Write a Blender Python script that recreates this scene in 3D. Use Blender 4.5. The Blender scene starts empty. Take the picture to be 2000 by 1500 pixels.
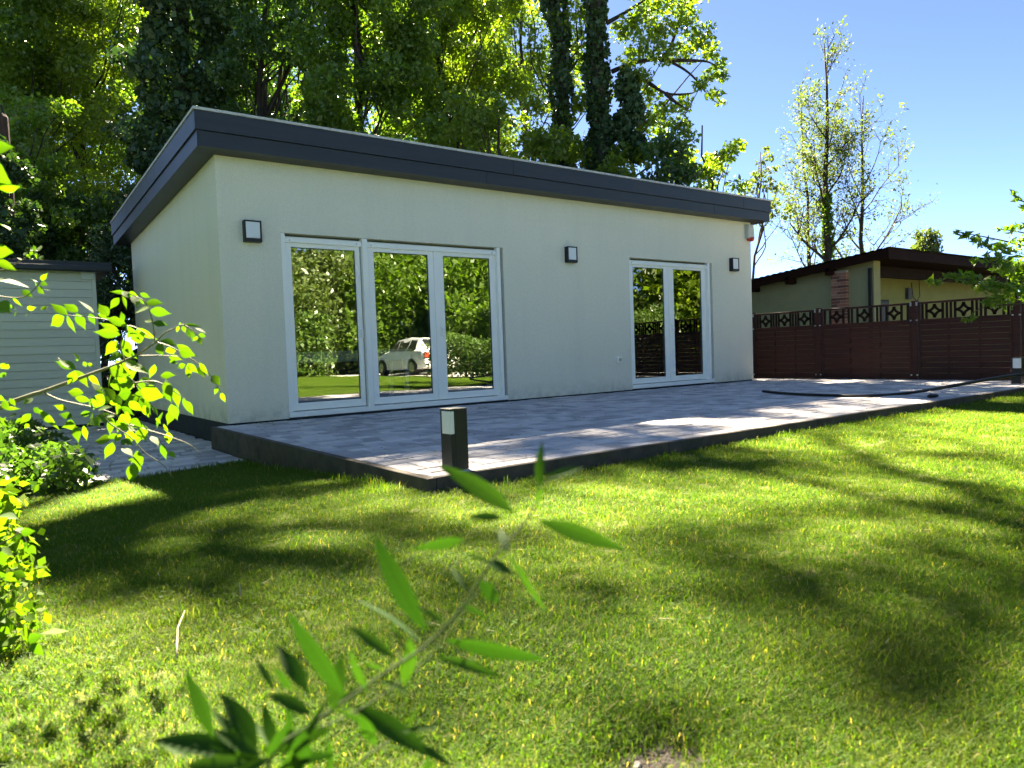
import bpy, bmesh, math, random
import numpy as np
from mathutils import Vector, Matrix

# ------------------------------------------------------------------ camera
SC = bpy.context.scene
F_PX, YAW, PITCH, ROLL = 1409.0, math.radians(36.42), math.radians(-2.53), math.radians(2.067)
CAM = np.array([-2.2127, -8.3563, 0.7046])
def _axes():
    cy, sy = math.cos(YAW), math.sin(YAW)
    fwd = np.array([sy * math.cos(PITCH), cy * math.cos(PITCH), math.sin(PITCH)])
    right = np.array([cy, -sy, 0.0]); down = np.cross(fwd, right)
    cr, sr = math.cos(ROLL), math.sin(ROLL)
    return cr * right + sr * down, -sr * right + cr * down, fwd
AX_R, AX_D, AX_F = _axes()
cd = bpy.data.cameras.new('camera'); cam = bpy.data.objects.new('camera', cd)
SC.collection.objects.link(cam); SC.camera = cam
cd.sensor_width = 36.0; cd.lens = F_PX / 2000 * 36.0
cd.clip_start = 0.05; cd.clip_end = 2000
cd.dof.use_dof = True; cd.dof.focus_distance = 7.5; cd.dof.aperture_fstop = 5.0
M = Matrix.Identity(4)
for i in range(3):
    M[i][0] = AX_R[i]; M[i][1] = -AX_D[i]; M[i][2] = -AX_F[i]; M[i][3] = CAM[i]
cam.matrix_world = M

# ------------------------------------------------------------------ sky, sun, exposure
SUN_TO = np.array([0.30, 0.99, 1.0])
s_el = math.atan2(SUN_TO[2], math.hypot(SUN_TO[0], SUN_TO[1]))
s_az = math.atan2(SUN_TO[0], SUN_TO[1])            # from +Y towards +X
W = bpy.data.worlds.new('World'); SC.world = W; W.use_nodes = True
wn = W.node_tree.nodes; wl = W.node_tree.links
bg = wn['Background']; sky = wn.new('ShaderNodeTexSky'); sky.sky_type = 'NISHITA'
sky.sun_disc = False; sky.sun_elevation = s_el; sky.sun_rotation = s_az
sky.altitude = 0; sky.air_density = 0.255; sky.dust_density = 0.05; sky.ozone_density = 5.0
wl.new(sky.outputs[0], bg.inputs[0]); bg.inputs[1].default_value = 0.053
sl = bpy.data.lights.new('sun', 'SUN'); so = bpy.data.objects.new('sun', sl)
SC.collection.objects.link(so); sl.energy = 5.0; sl.angle = math.radians(0.53); sl.color = (1.0, 0.92, 0.77)
so.rotation_euler = Vector((-SUN_TO[0], -SUN_TO[1], -SUN_TO[2])).to_track_quat('-Z', 'Y').to_euler()
SC.view_settings.view_transform = 'Standard'; SC.view_settings.look = 'None'
SC.view_settings.exposure = 3.5; SC.view_settings.gamma = 1.0
SC.view_settings.use_curve_mapping = False
SC.view_settings.use_white_balance = True; SC.view_settings.white_balance_temperature = 7500   # camera balanced for open shade
SC.cycles.max_bounces = 10; SC.cycles.transparent_max_bounces = 12
SC.cycles.transmission_bounces = 8; SC.cycles.diffuse_bounces = 5; SC.cycles.glossy_bounces = 4
SC.cycles.sample_clamp_indirect = 6.0

# ------------------------------------------------------------------ pixel helpers (survey of the site)
def ray(x, y): return AX_R * ((x - 1000) / F_PX) + AX_D * ((y - 750) / F_PX) + AX_F
def onz(x, y, z): d = ray(x, y); return CAM + d * (z - CAM[2]) / d[2]
def atd(x, y, dist): return CAM + ray(x, y) * dist
rng = np.random.default_rng(7); random.seed(7)
COL = SC.collection

# ------------------------------------------------------------------ object helpers
def tag(o, label=None, cat=None, group=None, kind=None):
    if label: o['label'] = label
    if cat: o['category'] = cat
    if group: o['group'] = group
    if kind: o['kind'] = kind
    return o
def empty(name, loc=(0, 0, 0)):
    o = bpy.data.objects.new(name, None); COL.objects.link(o); o.location = loc; o.empty_display_size = 0.1
    return o
def link(name, me, mat=None, parent=None):
    if mat is not None and not me.materials: me.materials.append(mat)
    o = bpy.data.objects.new(name, me); COL.objects.link(o)
    if parent is not None:
        o.parent = parent
        # parts are modelled in world coordinates: cancel the parent's offset
        off = Vector((0, 0, 0)); q = parent
        while q is not None: off += q.location; q = q.parent
        o.location = -off
    return o
def fast_mesh(name, V, faces_n, idx, smooth=False):
    """V (n,3); faces_n = verts per face (constant) ; idx flat"""
    me = bpy.data.meshes.new(name)
    V = np.asarray(V, np.float32); idx = np.asarray(idx, np.int32).ravel(); nf = len(idx) // faces_n
    me.vertices.add(len(V)); me.vertices.foreach_set('co', V.ravel())
    me.loops.add(len(idx)); me.loops.foreach_set('vertex_index', idx)
    me.polygons.add(nf)
    me.polygons.foreach_set('loop_start', np.arange(0, len(idx), faces_n, dtype=np.int32))
    me.polygons.foreach_set('loop_total', np.full(nf, faces_n, np.int32))
    if smooth: me.polygons.foreach_set('use_smooth', np.ones(nf, bool))
    me.update(); me.validate()
    return me
class MB:
    """collects boxes / prisms / tubes and links them as one mesh"""
    def __init__(s): s.v = []; s.f = []
    def add(s, V, F):
        o = len(s.v); s.v += [tuple(map(float, p)) for p in V]; s.f += [tuple(i + o for i in q) for q in F]; return s
    def box(s, x0, x1, y0, y1, z0, z1):
        return s.add([(x0, y0, z0), (x1, y0, z0), (x1, y1, z0), (x0, y1, z0), (x0, y0, z1), (x1, y0, z1), (x1, y1, z1), (x0, y1, z1)],
                     [(0, 3, 2, 1), (4, 5, 6, 7), (0, 1, 5, 4), (1, 2, 6, 5), (2, 3, 7, 6), (3, 0, 4, 7)])
    def hexa(s, P):     # 8 points: bottom loop ccw, top loop ccw
        return s.add(P, [(0, 3, 2, 1), (4, 5, 6, 7), (0, 1, 5, 4), (1, 2, 6, 5), (2, 3, 7, 6), (3, 0, 4, 7)])
    def tube(s, pts, rad, n=6, cap=True):
        pts = [Vector(p) for p in pts]
        if not hasattr(rad, '__len__'): rad = [rad] * len(pts)
        rings = []; up = None
        for i, p in enumerate(pts):
            t = (pts[min(i + 1, len(pts) - 1)] - pts[max(i - 1, 0)])
            if t.length < 1e-9: t = Vector((0, 0, 1))
            t.normalize()
            if up is None:
                a = Vector((0, 0, 1)) if abs(t.z) < .9 else Vector((1, 0, 0)); up = a
            u = up - t * up.dot(t)
            if u.length < 1e-6: u = t.orthogonal()
            u.normalize(); w = t.cross(u); up = u
            rings.append([p + (u * math.cos(2 * math.pi * k / n) + w * math.sin(2 * math.pi * k / n)) * rad[i] for k in range(n)])
        V = [q for r in rings for q in r]; F = []
        for i in range(len(rings) - 1):
            for k in range(n):
                F.append((i * n + k, i * n + (k + 1) % n, (i + 1) * n + (k + 1) % n, (i + 1) * n + k))
        if cap: F.append(tuple(range(n - 1, -1, -1))); F.append(tuple((len(rings) - 1) * n + k for k in range(n)))
        return s.add(V, F)
    def build(s, name, mat, parent=None, bevel=0.0, smooth=False):
        me = bpy.data.meshes.new(name); me.from_pydata(s.v, [], s.f)
        if bevel > 0:
            bm = bmesh.new(); bm.from_mesh(me)
            bmesh.ops.bevel(bm, geom=bm.edges[:], offset=bevel, segments=1, affect='EDGES', profile=0.5)
            bm.to_mesh(me); bm.free()
        if smooth: me.polygons.foreach_set('use_smooth', [True] * len(me.polygons))
        me.update()
        return link(name, me, mat, parent)
def box(name, x0, x1, y0, y1, z0, z1, mat, parent=None, bevel=0.0):
    return MB().box(x0, x1, y0, y1, z0, z1).build(name, mat, parent, bevel)

# ------------------------------------------------------------------ materials
def srgb(r, g, b):
    f = lambda c: (c / 255) / 12.92 if c / 255 <= .04045 else ((c / 255 + .055) / 1.055) ** 2.4
    return (f(r), f(g), f(b), 1)
def rgb(r, g, b): return (r, g, b, 1)
class NT:
    def __init__(s, name):
        s.m = bpy.data.materials.new(name); s.m.use_nodes = True
        s.t = s.m.node_tree; s.n = s.t.nodes; s.b = s.n['Principled BSDF']; s.out = s.n['Material Output']
    def new(s, typ, **kw):
        n = s.n.new(typ)
        for k, v in kw.items():
            if k in n.inputs: n.inputs[k].default_value = v
            else: setattr(n, k, v)
        return n
    def l(s, a, b): s.t.links.new(a, b)
    def coords(s, kind='Object'):
        return s.new('ShaderNodeTexCoord').outputs[kind]
    def noise(s, scale, detail=4, rough=.55, vec=None, kind='Object'):
        n = s.new('ShaderNodeTexNoise'); n.inputs['Scale'].default_value = scale
        n.inputs['Detail'].default_value = detail; n.inputs['Roughness'].default_value = rough
        s.l(vec if vec is not None else s.coords(kind), n.inputs['Vector']); return n.outputs['Fac']
    def ramp(s, fac, stops):
        r = s.new('ShaderNodeValToRGB'); e = r.color_ramp.elements
        while len(e) < len(stops): e.new(.5)
        for q, (p, c) in zip(e, stops): q.position = p; q.color = c
        s.l(fac, r.inputs[0]); return r.outputs[0]
    def mix(s, fac, a, b, mode='MIX'):
        n = s.new('ShaderNodeMix', data_type='RGBA', blend_type=mode)
        for sock, v in ((n.inputs[0], fac), (n.inputs[6], a), (n.inputs[7], b)):
            if hasattr(v, 'links'): s.l(v, sock)
            else: sock.default_value = v
        return n.outputs[2]
    def math(s, op, a, b=0.0):
        n = s.new('ShaderNodeMath', operation=op)
        for sock, v in ((n.inputs[0], a), (n.inputs[1], b)):
            if hasattr(v, 'links'): s.l(v, sock)
            else: sock.default_value = v
        return n.outputs[0]
    def bump(s, h, strength=.3, dist=.01):
        n = s.new('ShaderNodeBump'); n.inputs['Strength'].default_value = strength; n.inputs['Distance'].default_value = dist
        s.l(h, n.inputs['Height']); s.l(n.outputs[0], s.b.inputs['Normal']); return n
    def island(s):
        g = s.new('ShaderNodeNewGeometry').outputs['Random Per Island']; o = s.new('ShaderNodeObjectInfo').outputs['Random']
        return s.math('FRACT', s.math('ADD', g, o))
def mat_noise(name, c0, c1, scale=6, rough=.8, bump=.2, bscale=60, bdist=.004, spec=.3, metallic=0.0, stretch=None):
    t = NT(name); vec = None
    if stretch:
        mp = t.new('ShaderNodeMapping'); mp.inputs['Scale'].default_value = stretch
        t.l(t.coords(), mp.inputs['Vector']); vec = mp.outputs[0]
    f = t.noise(scale, 5, .6, vec)
    t.l(t.ramp(f, [(.3, c0), (.7, c1)]), t.b.inputs['Base Color'])
    t.b.inputs['Roughness'].default_value = rough; t.b.inputs['Specular IOR Level'].default_value = spec
    t.b.inputs['Metallic'].default_value = metallic
    if bump: t.bump(t.noise(bscale, 4, .6, vec), bump, bdist)
    return t.m

# plaster: fine-grained scratch render, faint weather streaks
def mk_plaster():
    t = NT('plaster')
    big = t.noise(.7, 4, .6); fine = t.noise(85, 3, .6)
    mp = t.new('ShaderNodeMapping'); mp.inputs['Scale'].default_value = (2.2, 2.2, .25); t.l(t.coords(), mp.inputs['Vector'])
    st = t.noise(1.6, 5, .6, mp.outputs[0])
    c = t.ramp(big, [(.3, rgb(.88, .83, .67)), (.75, rgb(.91, .86, .71))])
    c = t.mix(t.math('MULTIPLY', t.ramp(st, [(.48, rgb(0, 0, 0)), (.75, rgb(1, 1, 1))]), .11), c, rgb(.46, .46, .41))
    c = t.mix(t.math('MULTIPLY', t.ramp(fine, [(.4, rgb(0, 0, 0)), (.6, rgb(1, 1, 1))]), .30), c, rgb(.52, .50, .39))
    grit = t.noise(22, 3, .6); c = t.mix(t.math('MULTIPLY', t.ramp(grit, [(.38, rgb(0, 0, 0)), (.62, rgb(1, 1, 1))]), .15), c, rgb(.64, .61, .49))
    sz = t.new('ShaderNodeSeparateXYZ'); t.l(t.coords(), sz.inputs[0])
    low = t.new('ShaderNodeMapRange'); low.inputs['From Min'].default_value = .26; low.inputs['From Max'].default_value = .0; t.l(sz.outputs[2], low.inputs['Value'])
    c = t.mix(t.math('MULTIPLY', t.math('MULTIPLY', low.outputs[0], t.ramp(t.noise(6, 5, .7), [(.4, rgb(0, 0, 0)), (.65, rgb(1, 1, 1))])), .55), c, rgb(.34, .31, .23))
    t.l(c, t.b.inputs['Base Color']); t.b.inputs['Roughness'].default_value = .95; t.b.inputs['Specular IOR Level'].default_value = .15
    t.bump(t.noise(95, 5, .65), 1.0, .006); return t.m
def mk_paver():
    t = NT('paver'); r = t.island()
    c = t.ramp(r, [(0, rgb(.34, .32, .33)), (.3, rgb(.47, .445, .45)), (.55, rgb(.57, .54, .54)), (.8, rgb(.66, .62, .615)), (1, rgb(.75, .70, .68))])
    n1 = t.noise(9, 5, .65, kind='Object'); c = t.mix(t.math('MULTIPLY', n1, .35), c, rgb(.24, .235, .23))
    n2 = t.noise(220, 2, .5); c = t.mix(t.math('MULTIPLY', t.ramp(n2, [(.55, rgb(0, 0, 0)), (.7, rgb(1, 1, 1))]), .25), c, rgb(.13, .13, .13))
    t.l(c, t.b.inputs['Base Color']); t.b.inputs['Roughness'].default_value = .72; t.b.inputs['Specular IOR Level'].default_value = .35
    t.bump(t.noise(90, 5, .7), .5, .003); return t.m
def mk_leaf(name, cols, trans=.5, rough=.38, spec=.5, tint=(.88, 1.0, .5), veins=False):
    """cols: ramp colours across leaves"""
    t = NT(name); r = t.island()
    n = len(cols); c = t.ramp(r, [(i / (n - 1), rgb(*q)) for i, q in enumerate(cols)])
    if veins:
        xyz = t.new('ShaderNodeSeparateXYZ'); t.l(t.coords(), xyz.inputs[0]); ax = t.math('ABSOLUTE', xyz.outputs[0])
        w = t.math('SINE', t.math('MULTIPLY', t.math('SUBTRACT', xyz.outputs[1], t.math('MULTIPLY', ax, 1.1)), 62.0))
        rib = t.math('LESS_THAN', ax, .010); v = t.math('MAXIMUM', t.math('MULTIPLY', t.math('GREATER_THAN', w, .86), .45), rib)
        n1 = t.noise(7, 4, .6); c = t.mix(t.math('MULTIPLY', n1, .35), c, rgb(cols[0][0] * .6, cols[0][1] * .6, cols[0][2] * .6))
        c = t.mix(t.math('MULTIPLY', v, .35), c, rgb(cols[0][0] * .45, cols[0][1] * .5, cols[0][2] * .5)); t.bump(w, .12, .004)
    t.l(c, t.b.inputs['Base Color']); t.b.inputs['Roughness'].default_value = rough; t.b.inputs['Specular IOR Level'].default_value = spec
    tr = t.new('ShaderNodeBsdfTranslucent'); tc = t.mix(1.0, c, rgb(tint[0] * 2.2, tint[1] * 2.2, tint[2] * 1.3), 'MULTIPLY'); t.l(tc, tr.inputs[0])
    mx = t.new('ShaderNodeMixShader'); mx.inputs[0].default_value = trans
    t.l(t.b.outputs[0], mx.inputs[1]); t.l(tr.outputs[0], mx.inputs[2]); t.l(mx.outputs[0], t.out.inputs[0]); return t.m
def mk_grass():
    t = NT('grass_blade')
    pos = t.new('ShaderNodeNewGeometry').outputs['Position']
    n1 = t.noise(1.1, 4, .6, pos); n2 = t.noise(7, 3, .6, pos); r = t.island()
    c = t.ramp(r, [(0, rgb(.036, .100, .014)), (.45, rgb(.062, .128, .019)), (.90, rgb(.098, .148, .025)), (.95, rgb(.26, .24, .09)), (1, rgb(.40, .33, .17))])
    dry = t.math('MULTIPLY', t.ramp(t.math('ADD', t.math('MULTIPLY', n1, .6), t.math('MULTIPLY', n2, .4)), [(.5, rgb(0, 0, 0)), (.66, rgb(1, 1, 1))]), .55)
    c = t.mix(dry, c, rgb(.105, .14, .035))
    t.l(c, t.b.inputs['Base Color']); t.b.inputs['Roughness'].default_value = .6; t.b.inputs['Specular IOR Level'].default_value = .12
    tr = t.new('ShaderNodeBsdfTranslucent'); t.l(t.mix(1.0, c, rgb(1.95, 2.1, .55), 'MULTIPLY'), tr.inputs[0])
    mx = t.new('ShaderNodeMixShader'); mx.inputs[0].default_value = .55
    t.l(t.b.outputs[0], mx.inputs[1]); t.l(tr.outputs[0], mx.inputs[2]); t.l(mx.outputs[0], t.out.inputs[0]); return t.m
def mk_glass():
    t = NT('window_glass')
    tr = t.new('ShaderNodeBsdfTransparent'); tr.inputs[0].default_value = rgb(.90, .94, .91)
    gl = t.new('ShaderNodeBsdfGlossy'); gl.inputs['Roughness'].default_value = 0.0; gl.inputs['Color'].default_value = rgb(.84, .87, .85)
    bn = t.new('ShaderNodeBump'); bn.inputs['Strength'].default_value = 1.0; bn.inputs['Distance'].default_value = .0007; t.l(t.noise(1.6, 2, .5), bn.inputs['Height']); t.l(bn.outputs[0], gl.inputs['Normal'])
    fr = t.new('ShaderNodeFresnel'); fr.inputs[0].default_value = 1.5
    f = t.math('MINIMUM', t.math('ADD', t.math('MULTIPLY', fr.outputs[0], 1.6), .22), 1.0)
    mx = t.new('ShaderNodeMixShader'); t.l(f, mx.inputs[0]); t.l(tr.outputs[0], mx.inputs[1]); t.l(gl.outputs[0], mx.inputs[2])
    t.l(mx.outputs[0], t.out.inputs[0]); return t.m
def mk_bark(name, c0, c1, sc=9):
    return mat_noise(name, c0, c1, sc, .9, .9, 14, .02, .15, stretch=(1, 1, .25))
MT = {}
MT['plaster'] = mk_plaster(); MT['paver'] = mk_paver(); MT['glass'] = mk_glass(); MT['grass'] = mk_grass()
MT['fascia'] = mat_noise('anthracite_board', rgb(.020, .0235, .028), rgb(.029, .033, .038), 3, .42, .25, 30, .002, .4, stretch=(.3, .3, 6))
MT['roofing'] = mat_noise('grey_roofing_felt', rgb(.42, .40, .38), rgb(.62, .60, .57), 20, .9, .5, 120, .004)
MT['upvc'] = mat_noise('white_plastic', rgb(.96, .94, .86), rgb(.97, .95, .87), 2, .5, .0, spec=.25)
MT['upvc_seal'] = mat_noise('grey_seal', rgb(.05, .05, .05), rgb(.07, .07, .07), 2, .6, 0)
MT['alu'] = mat_noise('brushed_aluminium', rgb(.55, .56, .57), rgb(.62, .63, .64), 8, .35, .0, metallic=.9)
MT['plinth'] = mat_noise('dark_plinth_coat', rgb(.020, .024, .028), rgb(.032, .036, .040), 5, .8, .5, 90, .003)
MT['kerb'] = mat_noise('dark_concrete_kerb', rgb(.050, .042, .034), rgb(.10, .085, .068), 7, .85, .6, 110, .003)
MT['sand'] = mat_noise('joint_sand', rgb(.035, .034, .032), rgb(.07, .065, .06), 60, .95, .5, 200, .003)
MT['soil'] = mat_noise('dark_soil', rgb(.045, .038, .033), rgb(.115, .098, .086), 14, .95, 1.0, 60, .02)
MT['thatch'] = mat_noise('lawn_thatch', rgb(.09, .115, .025), rgb(.17, .18, .055), 18, .95, .8, 70, .02)
MT['forest_floor'] = mat_noise('leaf_litter_ground', rgb(.03, .035, .015), rgb(.07, .06, .03), 2, .95, .8, 20, .05)
MT['lamp_black'] = mat_noise('anthracite_powder_coat', rgb(.018, .020, .020), rgb(.024, .026, .026), 40, .45, .15, 300, .001)
MT['diffuser'] = mat_noise('white_opal_acrylic', rgb(.78, .79, .80), rgb(.82, .83, .84), 4, .3, 0)
MT['siren_white'] = mat_noise('aged_white_plastic', rgb(.56, .55, .46), rgb(.62, .61, .52), 6, .4, 0)
MT['siren_red'] = mat_noise('red_lens', rgb(.55, .03, .015), rgb(.65, .05, .03), 30, .15, 0, spec=.6)
MT['fence'] = mat_noise('mahogany_stained_wood', rgb(.030, .009, .006), rgb(.060, .017, .011), 6, .6, .4, 40, .003, .3, stretch=(1, .35, 6))
MT['fence_dark'] = mat_noise('dark_stained_wood', rgb(.016, .009, .006), rgb(.028, .015, .010), 6, .8, .4, 40, .003, .1)
MT['olive'] = mat_noise('olive_green_render', rgb(.27, .275, .15), rgb(.31, .315, .17), 3, .95, .5, 90, .004)
MT['lime'] = mat_noise('lime_green_render', rgb(.26, .26, .10), rgb(.30, .30, .12), 3, .95, .5, 90, .004)
MT['roof_brown'] = mat_noise('brown_fascia_paint', rgb(.013, .0050, .0035), rgb(.022, .008, .005), 5, .85, .3, 30, .002, .1)
MT['roof_dark'] = mat_noise('dark_corrugated_sheet', rgb(.03, .033, .03), rgb(.055, .058, .052), 5, .7, .3, 40, .003)
MT['mortar'] = mat_noise('mortar', rgb(.36, .33, .28), rgb(.46, .42, .37), 40, .95, .5, 150, .003)
def mk_brick():
    t = NT('red_brick'); r = t.island()
    c = t.ramp(r, [(0, rgb(.13, .06, .045)), (.4, rgb(.32, .12, .075)), (.75, rgb(.40, .17, .105)), (1, rgb(.44, .25, .17))])
    c = t.mix(t.math('MULTIPLY', t.noise(25, 5, .6), .5), c, rgb(.10, .04, .03)); t.l(c, t.b.inputs['Base Color'])
    t.b.inputs['Roughness'].default_value = .9; t.bump(t.noise(60, 4, .6), .5, .004); return t.m
MT['brick'] = mk_brick()
def mk_board():
    t = NT('pale_painted_board'); r = t.island()
    c = t.ramp(r, [(0, rgb(.68, .68, .64)), (1, rgb(.75, .75, .70))])
    mp = t.new('ShaderNodeMapping'); mp.inputs['Scale'].default_value = (.6, 3, 14); t.l(t.coords(), mp.inputs['Vector'])
    c = t.mix(t.math('MULTIPLY', t.noise(4, 5, .6, mp.outputs[0]), .3), c, rgb(.48, .48, .44)); t.l(c, t.b.inputs['Base Color'])
    t.b.inputs['Roughness'].default_value = .6; t.bump(t.noise(9, 4, .6, mp.outputs[0]), .2, .003); return t.m
MT['board'] = mk_board()
MT['rubber'] = mat_noise('black_rubber', rgb(.010, .010, .011), rgb(.018, .018, .019), 20, .42, .1, 100, .001)
MT['bark'] = mk_bark('grey_brown_bark', rgb(.035, .028, .020), rgb(.10, .080, .060))
MT['bark_dark'] = mk_bark('dark_bark', rgb(.018, .015, .011), rgb(.055, .045, .034))
MT['bark_birch'] = mk_bark('birch_bark', rgb(.10, .09, .08), rgb(.62, .60, .56), 5)
MT['twig'] = mat_noise('green_grey_twig', rgb(.11, .12, .055), rgb(.20, .19, .11), 30, .6, .2, 80, .002)
MT['stem_green'] = mat_noise('green_stem', rgb(.035, .065, .016), rgb(.06, .09, .028), 30, .55, .2, 80, .002)
MT['twig_pale'] = mat_noise('pale_dead_twig', rgb(.30, .25, .18), rgb(.45, .38, .29), 30, .8, .3, 80, .002)
MT['leaf_mid'] = mk_leaf('leaf_mid_green', [(.050, .105, .014), (.080, .145, .020), (.11, .17, .022), (.065, .12, .018)], .5)
MT['leaf_yellow'] = mk_leaf('leaf_yellow_green', [(.075, .125, .016), (.105, .16, .020), (.14, .185, .024), (.085, .13, .018)], .55)
MT['leaf_dark'] = mk_leaf('leaf_dark_green', [(.026, .066, .016), (.040, .09, .020), (.06, .115, .022), (.034, .075, .018)], .38)
MT['leaf_ivy'] = mk_leaf('leaf_ivy', [(.018, .044, .014), (.028, .064, .019), (.045, .088, .026), (.022, .052, .016)], .15, .5, .35)
MT['leaf_sparse'] = mk_leaf('leaf_spring', [(.075, .11, .045), (.10, .13, .055), (.09, .105, .045), (.06, .09, .035)], .38, .6, .2)
MT['leaf_ash'] = mk_leaf('leaf_ash', [(.040, .10, .014), (.065, .145, .014), (.09, .18, .016), (.115, .205, .018)], .46, .62, .15, (.88, 1.0, .4), True)
MT['leaf_willow'] = mk_leaf('leaf_willow', [(.016, .052, .008), (.026, .072, .011), (.038, .092, .015)], .25, .7, .12, (.9, 1, .55), True)
MT['leaf_birch'] = mk_leaf('leaf_birch', [(.045, .075, .018), (.07, .105, .022), (.09, .115, .03)], .25)
MT['leaf_hedge'] = mk_leaf('leaf_hedge', [(.04, .085, .014), (.06, .115, .018), (.08, .13, .02)], .25)
MT['leaf_clover'] = mk_leaf('leaf_clover', [(.05, .11, .02), (.07, .14, .022), (.09, .15, .03)], .35, .7, .1)
MT['leaf_ash_small'] = mk_leaf('leaf_seedling', [(.05, .11, .014), (.09, .16, .016), (.12, .18, .018)], .45, .7, .1)
MT['leaf_dry'] = mk_leaf('leaf_dry', [(.05, .03, .018), (.09, .05, .03), (.03, .022, .016)], .1)
MT['car_paint'] = mat_noise('white_car_paint', rgb(.78, .78, .78), rgb(.80, .80, .80), 1, .12, 0, spec=.6)
MT['car_glass'] = mat_noise('dark_car_glass', rgb(.01, .012, .012), rgb(.014, .016, .016), 1, .05, 0, spec=.8)
MT['interior_wall'] = mat_noise('interior_paint', rgb(.26, .26, .25), rgb(.30, .30, .29), 2, .9, 0)
MT['interior_floor'] = mat_noise('interior_floor', rgb(.10, .075, .05), rgb(.16, .12, .085), 4, .45, 0, stretch=(1, 8, 1))
MT['stone'] = mat_noise('pale_stone', rgb(.36, .32, .29), rgb(.52, .47, .43), 12, .8, .6, 50, .004)
MT['gravel'] = mat_noise('pale_gravel', rgb(.38, .36, .33), rgb(.52, .50, .46), 30, .95, .8, 80, .01)
MT['post_wood'] = mat_noise('weathered_brown_wood', rgb(.05, .028, .018), rgb(.10, .06, .04), 8, .85, .6, 30, .005, .2, stretch=(4, 4, .5))
# ==SETTING==
# ------------------------------------------------------------------ ground, lawn, grass
def sstep(a, b, x): t = np.clip((x - a) / (b - a), 0, 1); return t * t * (3 - 2 * t)
def lawn_z(x, y):
    x = np.asarray(x, float); y = np.asarray(y, float)
    z = -0.088 + 0.010 * np.sin(x * 1.3 + y * .7) + 0.008 * np.sin(y * 1.9 - x * .6)
    z = z + 0.025 * sstep(3, 9, x) * sstep(-9, -5, y)
    w = sstep(-4.6, -1.6, y) * sstep(0.3, -0.3, x)
    z = z - 0.145 * w
    # worn hollow
    d = np.hypot((x + 1.20) / .17, (y + 7.38) / .12); z = z - 0.03 * sstep(1.3, .5, d)
    return z
PATH_FRONT = lambda x: -1.68 + (x + 1.33) * 0.32
def gz(x, y): return float(lawn_z(x, y))

gv = []; gf = []
xs = np.array([-260, -90, -40, -20, -9.5, 0, 10.5, 20, 40, 90, 260.]); ys = np.array([-260, -90, -50, -30, -10, 5, 14, 24, 40, 90, 260.])
for y in ys:
    for x in xs: gv.append((x, y, -0.42 + 0.0 * x))
nx = len(xs)
for j in range(len(ys) - 1):
    for i in range(nx - 1): gf.append((j * nx + i, j * nx + i + 1, (j + 1) * nx + i + 1, (j + 1) * nx + i))
ground = MB().add(gv, gf).build('ground', MT['forest_floor']); tag(ground, 'dark leaf litter ground under the trees', kind='structure')

def lawn_mesh():
    V = []; F = []; idx = {}
    def vid(x, y):
        k = (round(x, 4), round(y, 4))
        if k not in idx: idx[k] = len(V); V.append((x, y, gz(x, y)))
        return idx[k]
    def grid(X, Y):
        for a in range(len(X) - 1):
            for b in range(len(Y) - 1):
                F.append((vid(X[a], Y[b]), vid(X[a + 1], Y[b]), vid(X[a + 1], Y[b + 1]), vid(X[a], Y[b + 1])))
    Xa = np.concatenate([np.arange(-9.5, -4.5, .5), np.arange(-4.5, -2.4, .15), np.arange(-2.4, 0, .05), np.arange(0, 4, .2), np.arange(4, 10.61, .4)])
    Xa[np.argmin(abs(Xa + .2))] = -.2
    Ya = np.concatenate([np.arange(-26, -9, 1.0), np.arange(-9, -7.8, .2), np.arange(-7.8, -6.8, .05), np.arange(-6.8, -4.9, .15), [-4.835]])
    grid(Xa, Ya)
    Xb = Xa[Xa <= -.2 + 1e-6]; Yb = np.concatenate([[-4.835], np.arange(-4.7, -1.2, .15)])
    # left strip beside the terrace, up to the path edge
    for a in range(len(Xb) - 1):
        x0, x1 = Xb[a], Xb[a + 1]
        for b in range(len(Yb) - 1):
            y0, y1 = Yb[b], Yb[b + 1]
            e0 = PATH_FRONT(x0) if x0 > -2.0 else 3.0; e1 = PATH_FRONT(x1) if x1 > -2.0 else 3.0
            if y0 >= min(e0, e1): continue
            F.append((vid(x0, y0), vid(x1, y0), vid(x1, min(y1, e1)), vid(x0, min(y1, e0))))
    return V, F
lv, lf = lawn_mesh()
lawn = MB().add(lv, lf).build('lawn', MT['thatch'], smooth=True); tag(lawn, 'sunlit dappled lawn in front of the terrace', kind='structure')
# tuft density stored on the lawn
lvn = np.array(lv); dcam = np.hypot(lvn[:, 0] - CAM[0], lvn[:, 1] - CAM[1])
dens = np.clip(2700 * (1.7 / np.maximum(dcam, 1.2)) ** 1.3, 70, 2700)
dirc = (lvn[:, 0] - CAM[0]) * AX_F[0] + (lvn[:, 1] - CAM[1]) * AX_F[1]
lat = np.abs((lvn[:, 0] - CAM[0]) * AX_R[0] + (lvn[:, 1] - CAM[1]) * AX_R[1])
inw = (dirc > .2) & (lat < .85 * dirc + 1.2)
dens = np.where(inw, dens, 170)
for (hx, hy, ra, rb) in ((-1.21, -7.40, .13, .10), (-2.02, -6.28, .07, .04), (-1.88, -6.0, .05, .03)):
    dens = np.where(np.hypot((lvn[:, 0] - hx) / ra, (lvn[:, 1] - hy) / rb) < 1.0, 0, dens)
at = lawn.data.attributes.new('tuft_density', 'FLOAT', 'POINT'); at.data.foreach_set('value', dens.astype(np.float32))
asz = lawn.data.attributes.new('tuft_size', 'FLOAT', 'POINT')
asz.data.foreach_set('value', np.where(inw, np.clip(.78 + .05 * dcam, .8, 1.25), 2.2).astype(np.float32))
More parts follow.
